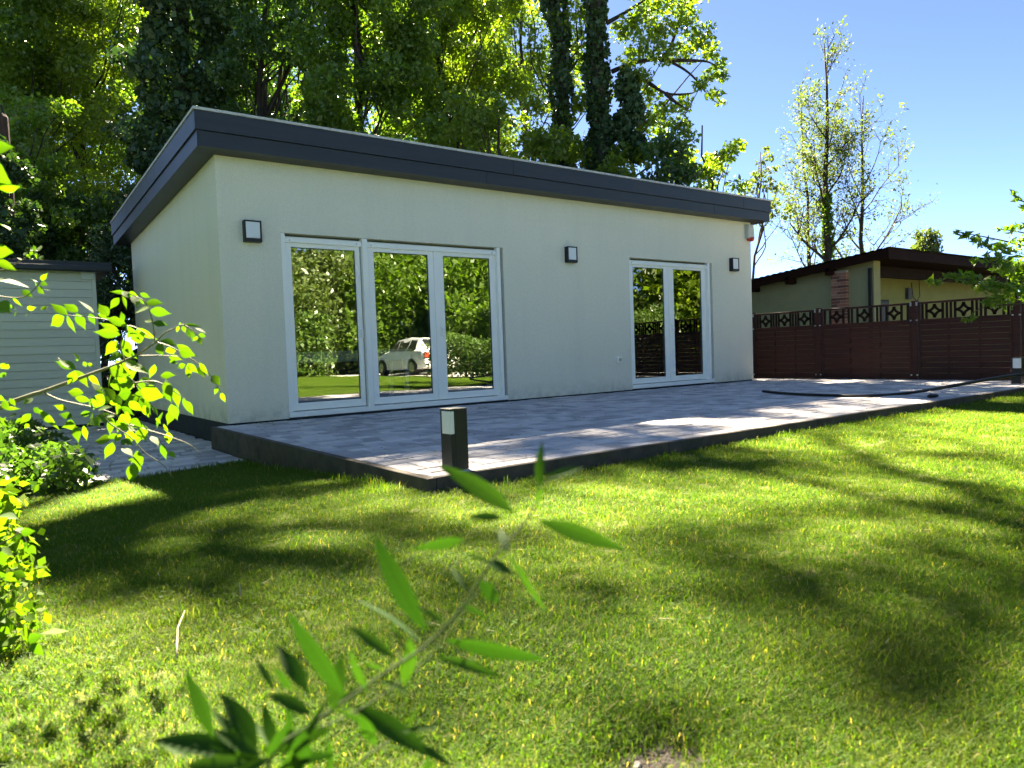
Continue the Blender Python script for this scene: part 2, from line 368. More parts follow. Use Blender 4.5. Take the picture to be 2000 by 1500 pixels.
# one tuft of blades; the modifier scatters it over the lawn
def tuft_mesh(n=34, R=.042):
    V = []; idx4 = []; T = []
    for k in range(n):
        a = rng.uniform(0, 2 * math.pi); r = R * math.sqrt(rng.uniform()); bx, by = r * math.cos(a), r * math.sin(a)
        h = rng.uniform(.011, .027); w = rng.uniform(.0006, .0012); la = rng.uniform(0, 2 * math.pi); lean = rng.uniform(.2, 1.4) * h
        dx, dy = math.cos(la), math.sin(la); px, py = -dy * w, dx * w
        o = len(V)
        V += [(bx - px, by - py, -.004), (bx + px, by + py, -.004),
              (bx + dx * lean * .32 + px * .9, by + dy * lean * .32 + py * .9, h * .6), (bx + dx * lean * .32 - px * .9, by + dy * lean * .32 - py * .9, h * .6),
              (bx + dx * lean, by + dy * lean, h * rng.uniform(.82, 1.0))]
        T += [(o, o + 1, o + 2, o + 3), (o + 3, o + 2, o + 4)]
    return V, T
tv, tf = tuft_mesh()
grass = MB().add(tv, tf).build('grass', MT['grass']); tag(grass, 'short yellow-green mown grass covering the lawn', kind='stuff')
def grass_nodes():
    g = bpy.data.node_groups.new('scatter_grass', 'GeometryNodeTree')
    g.interface.new_socket('Geometry', in_out='INPUT', socket_type='NodeSocketGeometry')
    g.interface.new_socket('Geometry', in_out='OUTPUT', socket_type='NodeSocketGeometry')
    n = g.nodes; L = g.links.new
    gi = n.new('NodeGroupInput'); go = n.new('NodeGroupOutput')
    oi = n.new('GeometryNodeObjectInfo'); oi.inputs[0].default_value = lawn; oi.transform_space = 'ORIGINAL'
    da = n.new('GeometryNodeInputNamedAttribute'); da.data_type = 'FLOAT'; da.inputs['Name'].default_value = 'tuft_density'
    sa = n.new('GeometryNodeInputNamedAttribute'); sa.data_type = 'FLOAT'; sa.inputs['Name'].default_value = 'tuft_size'
    dp = n.new('GeometryNodeDistributePointsOnFaces'); dp.distribute_method = 'RANDOM'; dp.inputs['Seed'].default_value = 3
    L(oi.outputs['Geometry'], dp.inputs['Mesh']); L(da.outputs['Attribute'], dp.inputs['Density'])
    ip = n.new('GeometryNodeInstanceOnPoints'); L(dp.outputs['Points'], ip.inputs['Points']); L(gi.outputs[0], ip.inputs['Instance'])
    rv = n.new('FunctionNodeRandomValue'); rv.data_type = 'FLOAT_VECTOR'
    rv.inputs[0].default_value = (-.18, -.18, 0); rv.inputs[1].default_value = (.18, .18, 6.283)
    er = n.new('FunctionNodeEulerToRotation'); L(rv.outputs[0], er.inputs[0]); L(er.outputs[0], ip.inputs['Rotation'])
    rs = n.new('FunctionNodeRandomValue'); rs.data_type = 'FLOAT'; rs.inputs[2].default_value = .65; rs.inputs[3].default_value = 1.35
    # gentle unevenness of the sward
    pos = n.new('GeometryNodeInputPosition'); nz = n.new('ShaderNodeTexNoise'); nz.inputs['Scale'].default_value = 2.4; L(pos.outputs[0], nz.inputs['Vector'])
    mr = n.new('ShaderNodeMapRange'); mr.inputs['From Min'].default_value = .3; mr.inputs['From Max'].default_value = .7
    mr.inputs['To Min'].default_value = .8; mr.inputs['To Max'].default_value = 1.25; L(nz.outputs['Fac'], mr.inputs['Value'])
    m1 = n.new('ShaderNodeMath'); m1.operation = 'MULTIPLY'; L(rs.outputs[1], m1.inputs[0]); L(sa.outputs['Attribute'], m1.inputs[1])
    m2 = n.new('ShaderNodeMath'); m2.operation = 'MULTIPLY'; L(m1.outputs[0], m2.inputs[0]); L(mr.outputs['Result'], m2.inputs[1])
    L(m2.outputs[0], ip.inputs['Scale']); L(ip.outputs['Instances'], go.inputs[0])
    return g
md = grass.modifiers.new('scatter', 'NODES'); md.node_group = grass_nodes()

# longer unmown tufts along the kerb
def long_grass(name, spots, label):
    V = []; T = []
    for (x, y, n, sp, hh) in spots:
        for k in range(n):
            bx = x + rng.normal(0, sp); by = y + rng.normal(0, sp * .35); bz = gz(bx, by)
            h = hh * rng.uniform(.5, 1.1); w = rng.uniform(.0012, .0022); la = rng.uniform(0, 6.28); lean = rng.uniform(.1, .7) * h
            dx, dy = math.cos(la), math.sin(la); px, py = -dy * w, dx * w; o = len(V)
            V += [(bx - px, by - py, bz), (bx + px, by + py, bz), (bx + dx * lean * .3 + px, by + dy * lean * .3 + py, bz + h * .6),
                  (bx + dx * lean * .3 - px, by + dy * lean * .3 - py, bz + h * .6), (bx + dx * lean, by + dy * lean, bz + h * .92)]
            T += [(o, o + 1, o + 2, o + 3), (o + 3, o + 2, o + 4)]
    tag(MB().add(V, T).build(name, MT['grass']), label, kind='stuff')
sp = [(x, -4.90, 26, .10, rng.uniform(.03, .075)) for x in np.arange(.1, 10, .16)]
sp += [(-.30, y, 22, .05, rng.uniform(.05, .09)) for y in np.arange(-4.6, -1.7, .14)]
sp += [(-.42, -4.55, 60, .10, .10), (-.27, -4.2, 30, .08, .10), (-1.72, -6.0, 90, .10, .055), (-.9, -2.1, 60, .3, .07)]
sp += [(x, PATH_FRONT(x) - .05, 40, .08, .06) for x in np.arange(-1.9, -.2, .1)]
long_grass('edge_grass', sp, 'longer grass growing along the terrace kerb and path edge')

# ------------------------------------------------------------------ paving
def paver_mesh(nm, lx, ly, h=.06, b=.006):
    m = MB(); x, y = lx / 2, ly / 2
    m.add([(-x, -y, -h), (x, -y, -h), (x, y, -h), (-x, y, -h), (-x, -y, -b), (x, -y, -b), (x, y, -b), (-x, y, -b),
           (-x + b, -y + b, 0), (x - b, -y + b, 0), (x - b, y - b, 0), (-x + b, y - b, 0)],
          [(0, 1, 5, 4), (1, 2, 6, 5), (2, 3, 7, 6), (3, 0, 4, 7), (4, 5, 9, 8), (5, 6, 10, 9), (6, 7, 11, 10), (7, 4, 8, 11), (8, 9, 10, 11)])
    return m
def pave(parent, x0, x1, y0, y1, z, rows, lens, limit=300, keep=None, jit=.0018):
    """rows of blocks laid along X; nearest `limit` become single parts, the rest one joined part"""
    items = []; y = y0; gap = .010; ri = 0
    while y < y1 - .04:
        d = min(rows[ri % len(rows)], y1 - y); x = x0 - rng.uniform(0, .2); ri += 1
        while x < x1:
            l = lens[rng.integers(len(lens))]; a, b = max(x, x0), min(x + l, x1)
            if b - a > .05:
                cx, cy = (a + b) / 2, y + d / 2
                if keep is None or keep(cx, cy): items.append((cx, cy, b - a - gap, d - gap))
            x += l
        y += d
    items.sort(key=lambda q: (q[0] - CAM[0]) ** 2 + (q[1] - CAM[1]) ** 2)
    vis = [q for q in items if abs((q[0] - CAM[0]) * AX_R[0] + (q[1] - CAM[1]) * AX_R[1]) < .74 * ((q[0] - CAM[0]) * AX_F[0] + (q[1] - CAM[1]) * AX_F[1])]
    single = set(vis[:limit]); cache = {}; rest = MB()
    for q in items:
        cx, cy, l, d = q; zz = z + rng.normal(0, jit); tx, ty = rng.normal(0, .004, 2)
        if q in single:
            k = (round(l, 3), round(d, 3))
            if k not in cache: m = paver_mesh('', *k); me = bpy.data.meshes.new('paver'); me.from_pydata(m.v, [], m.f); cache[k] = me
            o = link('paver', cache[k], MT['paver'], parent); o.location = Vector(o.location) + Vector((cx, cy, zz)); o.rotation_euler = (tx, ty, rng.normal(0, .004))
        else:
            m = paver_mesh('', l, d); rest.add([(vx + cx, vy + cy, vz + zz + vx * ty + vy * tx) for vx, vy, vz in m.v], m.f)
    if rest.v: tag(rest.build('far_pavers', MT['paver'], parent), kind='stuff')
KX, KY, TX1, TY1 = -.20, -4.80, 10.45, 1.2
terrace = box('terrace', KX + .05, TX1, KY + .05, -.015, -.35, -.012, MT['sand']); tag(terrace, 'raised terrace paved with grey concrete blocks', kind='structure')
box('terrace_bed', 9.72, TX1, -.015, TY1, -.35, -.0125, MT['sand'], terrace)
pave(terrace, KX + .058, TX1 - .01, KY + .058, -.02, 0.0, [.16, .16, .16], [.16, .16, .24, .20, .12])
pave(terrace, 9.74, TX1 - .01, -.018, TY1, 0.0, [.16], [.16, .24, .20], limit=0)
# kerb stones, two metres each
kerb_m = MT['kerb']
ky = [-4.80, -3.67, -1.68, -.02]
for a, b in zip(ky[:-1], ky[1:]):
    MB().box(KX, KX + .05, a + (.003 if a > -4.7 else 0), b - .003, -.40, .004).build('kerb_stone', kerb_m, terrace, .004)
xk = KX + .053
while xk < TX1:
    e = min(xk + 1.97, TX1); MB().box(xk, e - .005, KY, KY + .05, -.40, .004 + rng.normal(0, .001)).build('kerb_stone', kerb_m, terrace, .004); xk = e

path = box('path', -2.05, -.004, -1.20, 6.5, -.45, -.255, MT['sand']); tag(path, 'narrow side path of grey paving blocks', kind='structure')
pave(path, -2.05, -.006, -1.95, 5.4, -.238, [.14], [.21, .21, .14, .21], keep=lambda x, y: y > PATH_FRONT(x) + .08 and y > -1.9)
box('path_bed', -2.05, -.26, -1.9, -1.205, -.45, -.256, MT['sand'], path)
# ------------------------------------------------------------------ house
L, D, HF, HB = 9.70, 5.445, 3.0, 2.798
SL = (HB - HF) / D
house = empty('garden_house'); tag(house, 'flat-roofed pale rendered bungalow with anthracite fascia and white glazed doors', 'house')
O1 = (.690, 3.875, 2.19); O2 = (6.41, 8.53, 2.18); TH = .30; ZB = .018
w = MB()
def wall_seg(x0, x1, z0, z1=None):
    # front wall piece between y 0 and TH, top follows the roof slope
    zt0 = HF if z1 is None else z1; zt1 = HF + SL * TH if z1 is None else z1
    w.hexa([(x0, 0, z0), (x1, 0, z0), (x1, TH, z0), (x0, TH, z0), (x0, 0, zt0), (x1, 0, zt0), (x1, TH, zt1), (x0, TH, zt1)])
wall_seg(0, O1[0], ZB); wall_seg(O1[0], O1[1], O1[2]); wall_seg(O1[1], O2[0], ZB); wall_seg(O2[0], O2[1], O2[2]); wall_seg(O2[1], L, ZB)
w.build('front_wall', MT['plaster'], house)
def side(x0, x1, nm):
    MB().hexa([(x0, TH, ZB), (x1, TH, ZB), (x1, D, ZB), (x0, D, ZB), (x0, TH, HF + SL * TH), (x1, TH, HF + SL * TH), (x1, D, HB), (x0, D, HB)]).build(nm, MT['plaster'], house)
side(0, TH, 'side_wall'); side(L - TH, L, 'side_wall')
MB().hexa([(TH, D - TH, ZB), (L - TH, D - TH, ZB), (L - TH, D, ZB), (TH, D, ZB), (TH, D - TH, HB - SL * TH), (L - TH, D - TH, HB - SL * TH), (L - TH, D, HB), (TH, D, HB)]).build('back_wall', MT['plaster'], house)
pl = MB(); g_ = .015
pl.box(g_, L - g_, g_, TH - .05, -.45, -.001); pl.box(g_, TH - .05, TH - .05, D - g_, -.45, ZB - .001); pl.box(L - TH + .05, L - g_, TH - .05, D - g_, -.45, ZB - .001)
pl.box(TH - .05, L - TH + .05, D - TH + .05, D - g_, -.45, ZB - .001)
for a, b in ((.0 + g_, O1[0]), (O1[1], O2[0]), (O2[1], L - g_)): pl.box(a, b, g_, TH - .05, -.001, ZB - .001)
pl.build('plinth', MT['plinth'], house)
# interior shell
box('room_floor', TH, L - TH, TH - .05, D - TH, -.02, .02, MT['interior_floor'], house)
box('partition_wall', 5.1, 5.2, TH, D - TH, .02, 2.7, MT['interior_wall'], house)
inn = MB(); inn.box(TH, TH + .01, TH, D - TH, .02, 2.75); inn.box(L - TH - .01, L - TH, TH, D - TH, .02, 2.75)
inn.box(TH + .01, 5.1, D - TH - .01, D - TH, .02, 2.75); inn.box(5.2, L - TH - .01, D - TH - .01, D - TH, .02, 2.75); inn.build('room_lining', MT['interior_wall'], house)
# roof
OS, OF, OB = .254, .282, .23
def rz(y, dz): return HF + dz + SL * y
def slab(x0, x1, y0, y1, d0, d1):
    return [(x0, y0, rz(y0, d0)), (x1, y0, rz(y0, d0)), (x1, y1, rz(y1, d0)), (x0, y1, rz(y1, d0)), (x0, y0, rz(y0, d1)), (x1, y0, rz(y0, d1)), (x1, y1, rz(y1, d1)), (x0, y1, rz(y1, d1))]
roof = MB().hexa(slab(-OS + .05, L + OS - .05, -OF + .05, D + OB - .05, .0, .335)).build('roof', MT['fascia'], house)
# roofing felt with metal-grey drip edge
MB().hexa(slab(-OS - .012, L + OS + .012, -OF - .012, D + OB + .012, .352, .380)).build('roof_covering', MT['roofing'], roof)
def fboard(x0, x1, y0, y1, d0, d1): MB().hexa(slab(x0, x1, y0, y1, d0, d1)).build('fascia_board', MT['fascia'], roof)
G = .003
for (a, b) in ((-OS, 3.90), (3.90, 9.11), (9.11, L + OS)):
    fboard(a + (G if a > 0 else 0), b - (G if b < 9.5 else 0), -OF, -OF + .028, .150, .350)
for (a, b) in ((-OS + .02, 3.46), (3.46, 8.3), (8.3, L + OS - .02)):
    fboard(a + (G if a > 0 else 0), b - (G if b < 9.5 else 0), -OF + .022, -OF + .046, -.0155, .1465)
for (a, b) in ((-OF + .029, 1.9), (1.9, 4.1), (4.1, D + OB)):
    for xa, xb in ((-OS, -OS + .028), (L + OS - .028, L + OS)): fboard(xa, xb, a + G, b - G, .150, .350)
for (a, b) in ((-OF + .047, 2.7), (2.7, D + OB)):
    for xa, xb in ((-OS + .022, -OS + .046), (L + OS - .046, L + OS - .022)): fboard(xa, xb, a + G, b - G, -.0155, .1465)
fboard(-OS + .03, L + OS - .03, D + OB - .03, D + OB - .004, -.0155, .350)
# soffit planks, one plank deep all round
def soffit(x0, x1, y0, y1): MB().hexa(slab(x0, x1, y0, y1, -.012, -.002)).build('soffit_plank', MT['fascia'], roof)
for k in range(5):
    a = -OS + .05 + k * (L + 2 * OS - .1) / 5; b = a + (L + 2 * OS - .1) / 5 - .004
    soffit(a, b, -OF + .048, -OF + .048 + .112); soffit(a, b, -OF + .164, -.003)
for k in range(3):
    a = .0 + k * (D + OB - .04) / 3; b = a + (D + OB - .04) / 3 - .004
    soffit(-OS + .048, -.003, a, b); soffit(L + .003, L + OS - .048, a, b)
# ---- glazed doors
YF = .05
def ring(m, x0, x1, z0, z1, i, y0, y1, ib=None):
    ib = i if ib is None else ib
    m.box(x0, x0 + i, y0, y1, z0, z1); m.box(x1 - i, x1, y0, y1, z0, z1)
    m.box(x0 + i, x1 - i, y0, y1, z0, z0 + ib); m.box(x0 + i, x1 - i, y0, y1, z1 - i, z1); return m
def sash(parent, x0, x1, px0, px1, z0=.100, z1=2.115, pz0=.19, pz1=2.035, handle=None):
    m = MB(); y0, y1 = YF - .004, YF + .06
    m.box(x0, px0, y0, y1, z0, z1); m.box(px1, x1, y0, y1, z0, z1); m.box(px0, px1, y0, y1, z0, pz0); m.box(px0, px1, y0, y1, pz1, z1)
    s = m.build('sash', MT['upvc'], parent, .004)
    ring(MB(), px0 - .002, px1 + .002, pz0 - .002, pz1 + .002, .008, YF + .008, YF + .030).build('seal', MT['upvc_seal'], parent)
    box('pane', px0 + .003, px1 - .003, YF + .016, YF + .026, pz0 + .003, pz1 - .003, MT['glass'], parent)
    if handle is not None:
        hb = MB().box(handle - .018, handle + .018, y0 - .012, y0 + .002, .96, 1.10); hb.box(handle - .012, handle + .014, y0 - .045, y0 - .012, 1.035, 1.06); hb.box(handle - .012, handle + .012, y0 - .05, y0 - .035, .95, 1.06)
        hb.build('handle', MT['upvc'], parent, .003)
def door_set(x0, x1, ztop, leaves, rails, label):
    fr = MB(); y0, y1 = YF + .012, YF + .085
    xa, xb = leaves[0][0] - .045, leaves[-1][1] + .045
    ring(fr, xa, xb, .035, ztop - .03, .045, y0, y1, .055)
    f = fr.build('terrace_door', MT['upvc'], house, .003)
    f['label'] = label
    box('threshold', x0 + .002, x1 - .002, -.012, y0 - .002, .028, .088, MT['upvc'], f, .004)
    box('sill_strip', x0 + .002, x1 - .002, -.004, y1, .001, .026, MT['plinth'], f)
    for lv_ in leaves: sash(f, *lv_[:4], handle=lv_[4] if len(lv_) > 4 else None)
    for (a, b, ya, yb) in rails: box('shutter_rail', a, b, ya, yb, .090, ztop - .004, MT['upvc'], f, .002)
    for (a, b) in [(r0[1], r1[0]) for r0, r1 in zip(rails[:-1], rails[1:])]:
        if b - a > .3:
            box('shutter_bar', a + .004, b - .004, .022, .040, ztop - .105, ztop - .052, MT['upvc'], f, .003)
            for q in (a + .06, b - .07): MB().tube([(q, .0225, ztop - .078), (q, .016, ztop - .078)], .010, 8).build('bar_stopper', MT['alu'], f)
door_set(O1[0], O1[1], O1[2], [(.750, 1.695, .825, 1.630, 1.665), (1.805, 2.752, 1.885, 2.672), (2.756, 3.735, 2.905, 3.668, 2.84)],
         [(O1[0] + .003, .742, .004, .075), (1.715, 1.785, .004, .09), (3.770, 3.825, .004, .08)], 'wide white three-leaf glazed terrace door with shutter rails')
door_set(O2[0], O2[1], O2[2], [(6.470, 7.400, 6.540, 7.292), (7.404, 8.370, 7.538, 8.285, 7.47)],
         [(O2[0] + .003, 6.435, .004, .075), (8.415, 8.470, .004, .08)], 'narrower white double-leaf glazed terrace door')
# things inside, seen faintly through the panes
tb = empty('table', (1.7, .8, .02)); tag(tb, 'white table standing inside behind the wide glazed door', 'table')
box('table_top', .86, 2.62, .48, 1.10, .775, .80, MT['upvc'], tb, .003)
box('apron', .88, 2.60, .50, .52, .66, .773, MT['upvc'], tb)
for x in (.90, 2.52):
    for y in (.53, 1.02): box('leg', x, x + .06, y, y + .06, .02, .774, MT['upvc'], tb)

# ------------------------------------------------------------------ wall fittings
def wall_lamp(x, z, label):
    r = empty('wall_lamp', (x, 0, z)); tag(r, label, 'wall lamp', 'square wall lamps on the front wall')
    wd, h, dp = .19, .24, .085; x0, x1, z0, z1 = x, x + wd, z - h, z
    box('back_plate', x0 + .01, x1 - .01, -.020, -.001, z0 + .01, z1 - .01, MT['lamp_black'], r)
    m = MB(); t = .014
    m.box(x0, x0 + t, -dp, -.001, z0, z1); m.box(x1 - t, x1, -dp, -.001, z0, z1); m.box(x0 + t, x1 - t, -dp, -.001, z1 - t, z1); m.box(x0 + t, x1 - t, -dp, -.001, z0, z0 + .040)
    m.build('housing', MT['lamp_black'], r, .002)
    box('diffuser', x0 + t + .002, x1 - t - .002, -dp + .008, -.022, z0 + .042, z1 - t - .002, MT['diffuser'], r, .003)
wall_lamp(.262, 2.29, 'black square wall lamp beside the wide glazed door near the left corner')
wall_lamp(5.03, 2.27, 'black square wall lamp in the middle between the two glazed doors')
wall_lamp(9.03, 2.29, 'black square wall lamp at the right corner beside the narrow door')
r = empty('alarm_siren', (9.62, 0, 2.66)); tag(r, 'aged white alarm siren box with red lens under the eave at the right corner', 'alarm siren')
m = MB(); m.hexa([(9.52, -.10, 2.68), (9.70, -.10, 2.68), (9.70, -.002, 2.68), (9.52, -.002, 2.68), (9.53, -.085, 2.94), (9.69, -.085, 2.94), (9.69, -.002, 2.94), (9.53, -.002, 2.94)])
m.build('housing', MT['siren_white'], r, .012)
m = MB(); m.tube([(9.61, -.062, 2.685), (9.61, -.066, 2.655), (9.61, -.064, 2.632), (9.61, -.062, 2.622)], [.070, .068, .050, .012], 14); m.build('lens', MT['siren_red'], r, smooth=True)
r = empty('outdoor_socket', (6.10, 0, .52)); tag(r, 'small white outdoor socket low on the wall left of the narrow door', 'socket')
box('housing', 6.055, 6.15, -.045, -.001, .47, .57, MT['upvc'], r, .008); MB().tube([(6.103, -.046, .52), (6.103, -.053, .52)], .03, 14).build('socket_cover', MT['alu'], r)
# ------------------------------------------------------------------ terrace things
def bollard(x, y, label):
    r = empty('bollard_lamp', (x, y, 0)); tag(r, label, 'bollard lamp', 'bollard lamps on the terrace edge'); h = .375; a = .06
    m = MB(); m.box(x - a + .03, x + a, y - a, y + a, .002, h - .012); m.box(x - a, x - a + .0295, y - a, y + a, .002, h - .155)
    m.box(x - a - .002, x + a + .002, y - a - .002, y + a + .002, h - .011, h); m.box(x - a, x - a + .0295, y + a - .02, y + a, h - .1545, h - .012)
    m.build('housing', MT['lamp_black'], r, .002)
    box('diffuser', x - a - .003, x - a + .028, y - a + .002, y + a - .022, h - .152, h - .014, MT['diffuser'], r, .002)
    MB().tube([(x - a, y + .0, h - .20), (x - a - .002, y, h - .20)], .006, 10).build('sensor_button', MT['plinth'], r)
bollard(.112, -4.59, 'short black bollard lamp at the front left corner of the terrace')
bollard(9.60, -4.40, 'black bollard lamp at the far right end of the terrace')
def spline(P, n=60):
    P = [Vector(p) for p in P]; out = []
    for i in range(len(P) - 1):
        p0, p1, p2, p3 = P[max(i - 1, 0)], P[i], P[i + 1], P[min(i + 2, len(P) - 1)]
        for k in range(n // (len(P) - 1)):
            t = k / (n // (len(P) - 1))
            out.append(.5 * ((2 * p1) + (-p0 + p2) * t + (2 * p0 - 5 * p1 + 4 * p2 - p3) * t * t + (-p0 + 3 * p1 - 3 * p2 + p3) * t ** 3))
    return out + [P[-1]]
hp = [onz(1490, 764, .02), onz(1545, 769, .02), onz(1620, 772, .02), onz(1690, 773, .02), onz(1770, 768, .022)]
for (px, py, d) in ((1850, 755.5, 8.05), (1930, 741, 8.2), (2000, 731, 8.3), (2080, 728, 8.3), (2160, 745, 8.1), (2230, 778, 7.8)): hp.append(atd(px, py, d))
tag(MB().tube(spline(hp, 80), .018, 10).build('hose', MT['rubber'], smooth=True), 'thick black hose curving over the right part of the terrace', 'hose')
c = onz(1822, 777, 0.0); r = empty('hose_coupling', c); tag(r, 'small dark coupling lying on the pavers beside the black hose', 'coupling')
MB().tube([c + (-.07, .02, .022), c + (-.03, .01, .022), c + (.03, -.01, .022), c + (.07, -.02, .022)], [.016, .024, .024, .016], 8).build('body', MT['rubber'], r)
MB().tube([c + (.0, .0, .03), c + (.02, .03, .045)], .010, 6).build('lever', MT['lamp_black'], r)
# dark fallen bits on the paving
V = []; F = []
for k in range(420):
    x = rng.uniform(-.1, 10.2); y = rng.uniform(-4.7, -.1); s = rng.uniform(.006, .022); a = rng.uniform(0, 6.28); o = len(V)
    if rng.uniform() < .4: y = -.1 - abs(rng.normal(0, .5))
    for q, (u, v_) in enumerate(((-1, 0), (0, -.45), (1, 0), (0, .45))):
        V.append((x + s * (u * math.cos(a) - v_ * math.sin(a)), y + s * (u * math.sin(a) + v_ * math.cos(a)), .008 + rng.uniform(0, .008)))
    F.append((o, o + 1, o + 2, o + 3))
tag(MB().add(V, F).build('fallen_leaf_bits', MT['leaf_dry']), 'dry leaf bits and seeds scattered over the terrace', kind='stuff')
# ==PART3==
# ------------------------------------------------------------------ shed beside the path
shed = empty('garden_shed', (-1.6, 4.84, -.24)); tag(shed, 'pale board-clad shed with dark flat roof at the end of the side path', 'shed')
SX0, SX1, SY = -4.3, -.635, 4.84
box('wall_core', SX0, SX1 - .02, SY + .03, 7.4, -.30, 2.22, MT['board'], shed)
zb = -.19
while zb < 2.19:
    zt = min(zb + .121, 2.215)
    MB().hexa([(SX0, SY - .004, zb), (SX1 - .06, SY - .004, zb), (SX1 - .06, SY + .028, zb), (SX0, SY + .028, zb),
               (SX0, SY + .010, zt), (SX1 - .06, SY + .010, zt), (SX1 - .06, SY + .028, zt), (SX0, SY + .028, zt)]).build('board', MT['board'], shed)
    zb += .125
box('corner_trim', SX1 - .058, SX1, SY - .012, SY + .06, -.19, 2.215, MT['board'], shed, .003)
box('base_strip', SX0, SX1, SY + .004, SY + .05, -.30, -.192, MT['plinth'], shed)
box('rafter_end', SX1 - .20, SX1 - .02, SY - .05, SY - .006, 2.09, 2.20, MT['board'], shed, .003)
rf = box('roof', SX0 - .2, SX1 + .22, SY - .12, 7.6, 2.226, 2.36, MT['fascia'], shed, .004)
box('gutter', SX0 - .2, SX1 + .22, SY - .20, SY - .122, 2.20, 2.30, MT['fascia'], rf, .02)
# old post on the far left
p = atd(-5, 252, 12.5); post = empty('wooden_post', (p[0], p[1], -.42)); tag(post, 'weathered brown wooden post standing among ivy at the far left', 'post')
MB().tube([(p[0], p[1], -.42), (p[0] + .02, p[1], 2.0), (p[0], p[1], p[2] + .20), (p[0], p[1], p[2] + .255)], [.19, .18, .17, .14], 12).build('shaft', MT['post_wood'], post)

POSTP = p
# ------------------------------------------------------------------ fence on the right
FX = 10.60; PY = [.62, -.83, -2.57, -4.07]
fence = empty('garden_fence', (FX, -1.7, -.35)); tag(fence, 'dark mahogany wooden fence with star-patterned trellis at the end of the terrace', 'fence')
MFn, MFd = MT['fence'], MT['fence_dark']
slat_cache = {}
def slat(width, hh, sgn):
    key = (round(width, 2), sgn)
    if key in slat_cache: return slat_cache[key]
    m = MB(); n = 9; V = []
    for k in range(n + 1):
        t = k / n; y = -t * width; off = sgn * .011 * math.cos(t * math.pi * 3) - .002
        V += [(off - .004, y, 0), (off + .004, y, 0), (off + .004, y, hh), (off - .004, y, hh)]
    F = []
    for k in range(n):
        a, b = k * 4, k * 4 + 4
        for q in range(4): F.append((a + q, a + (q + 1) % 4, b + (q + 1) % 4, b + q))
    F += [(3, 2, 1, 0), (n * 4, n * 4 + 1, n * 4 + 2, n * 4 + 3)]
    me = bpy.data.meshes.new('slat'); me.from_pydata(V, [], F); slat_cache[key] = me; return me
def arc(m, cy, cz, r, a0, a1, t=.038, x0=FX - .012, x1=FX + .012, n=7):
    V = []
    for k in range(n + 1):
        a = a0 + (a1 - a0) * k / n
        for rr in (r - t / 2, r + t / 2):
            for x in (x0, x1): V.append((x, cy + rr * math.cos(a), cz + rr * math.sin(a)))
    F = []
    for k in range(n):
        a, b = k * 4, k * 4 + 4
        F += [(a, a + 1, b + 1, b), (a + 2, b + 2, b + 3, a + 3), (a, b, b + 2, a + 2), (a + 1, a + 3, b + 3, b + 1)]
    m.add(V, F)
def panel(ya, yb, zt, trellis=True):
    """ya > yb (Y decreases to the right in view)"""
    w_ = ya - yb; fr = MB(); xa, xb = FX - .02, FX + .02
    zl = zt - .315 if trellis else zt
    fr.box(xa, xb, ya - .035, ya, -.12, zt); fr.box(xa, xb, yb, yb + .035, -.12, zt)
    fr.box(xa, xb, yb + .036, ya - .036, zt - .035, zt)
    if trellis: fr.box(xa, xb, yb + .036, ya - .036, zl - .01, zl + .025)
    fr.box(xa, xb, yb + .036, ya - .036, -.12, -.08)
    pn = fr.build('fence_panel', MFn, fence, .003)
    for q in (1 / 3, 2 / 3): box('batten', FX - .012, FX + .012, ya - w_ * q - .012, ya - w_ * q + .012, -.08, zl - .012, MFn, pn)
    z = -.078; k = 0
    while z < zl - .05:
        o = link('slat', slat(w_ - .074, .088, 1 if k % 2 else -1), MFn, pn)
        o.location = Vector(o.location) + Vector((FX - .003, ya - .037, z)); z += .0905; k += 1
    if trellis:
        n = 3; U = (w_ - .07) / n; z0, z1 = zl + .026, zt - .036; H = z1 - z0
        for i in range(n):
            c = ya - .035 - U * (i + .5); s = H / 2; m = MB()
            for e in (-1, 1):
                m.box(FX - .012, FX + .012, c + e * s - .017, c + e * s + .017, z0, z1)
                b_ = c + e * (U / 2 - .03); m.box(FX - .012, FX + .012, b_ - .016, b_ + .016, z0, z1)
            s2 = s - .012
            for (ey, ez, a0) in ((-1, -1, 0), (1, -1, math.pi / 2), (1, 1, math.pi), (-1, 1, 1.5 * math.pi)):
                arc(m, c + ey * s2, (z0 + z1) / 2 + ez * s2, s2 * .98, a0, a0 + math.pi / 2)
            m.build('trellis_star', MFd, pn)
for y in PY + [-5.9, -7.6]:
    ps = MB().box(FX - .045, FX + .045, y - .045, y + .045, -.42, 1.33).build('post', MFn, fence, .004)
    for e in (-1, 1):
        for z in (1.24, .985, .06): box('bracket', FX - .062, FX - .046, y + e * .048 - .012, y + e * .048 + .012, z, z + (.06 if z > 1.2 else .022), MT['alu'], ps)
for a, b in zip(PY[:-1], PY[1:]): panel(a - .055, b + .055, 1.30)
panel(-4.07 - .055, -5.9 + .055, 1.42, False); panel(-5.9 - .055, -7.6 + .055, 1.42, False)
for k, (px, py) in enumerate(((1333, 668), (1386, 663))):
    d = ray(px, py); q = CAM + d * ((FX - .03 - CAM[0]) / d[0])
    h = MB().tube([q + (-.002, .03, .03), q + (-.012, .02, .035), q + (-.02, .0, .03), q + (-.02, .0, -.05)], .007, 6).build('hook', MT['upvc'])
    tag(h, ('pale metal hook on the middle fence panel, the left one', 'pale metal hook on the middle fence panel, the right one')[k], 'hook', 'hooks on the fence')

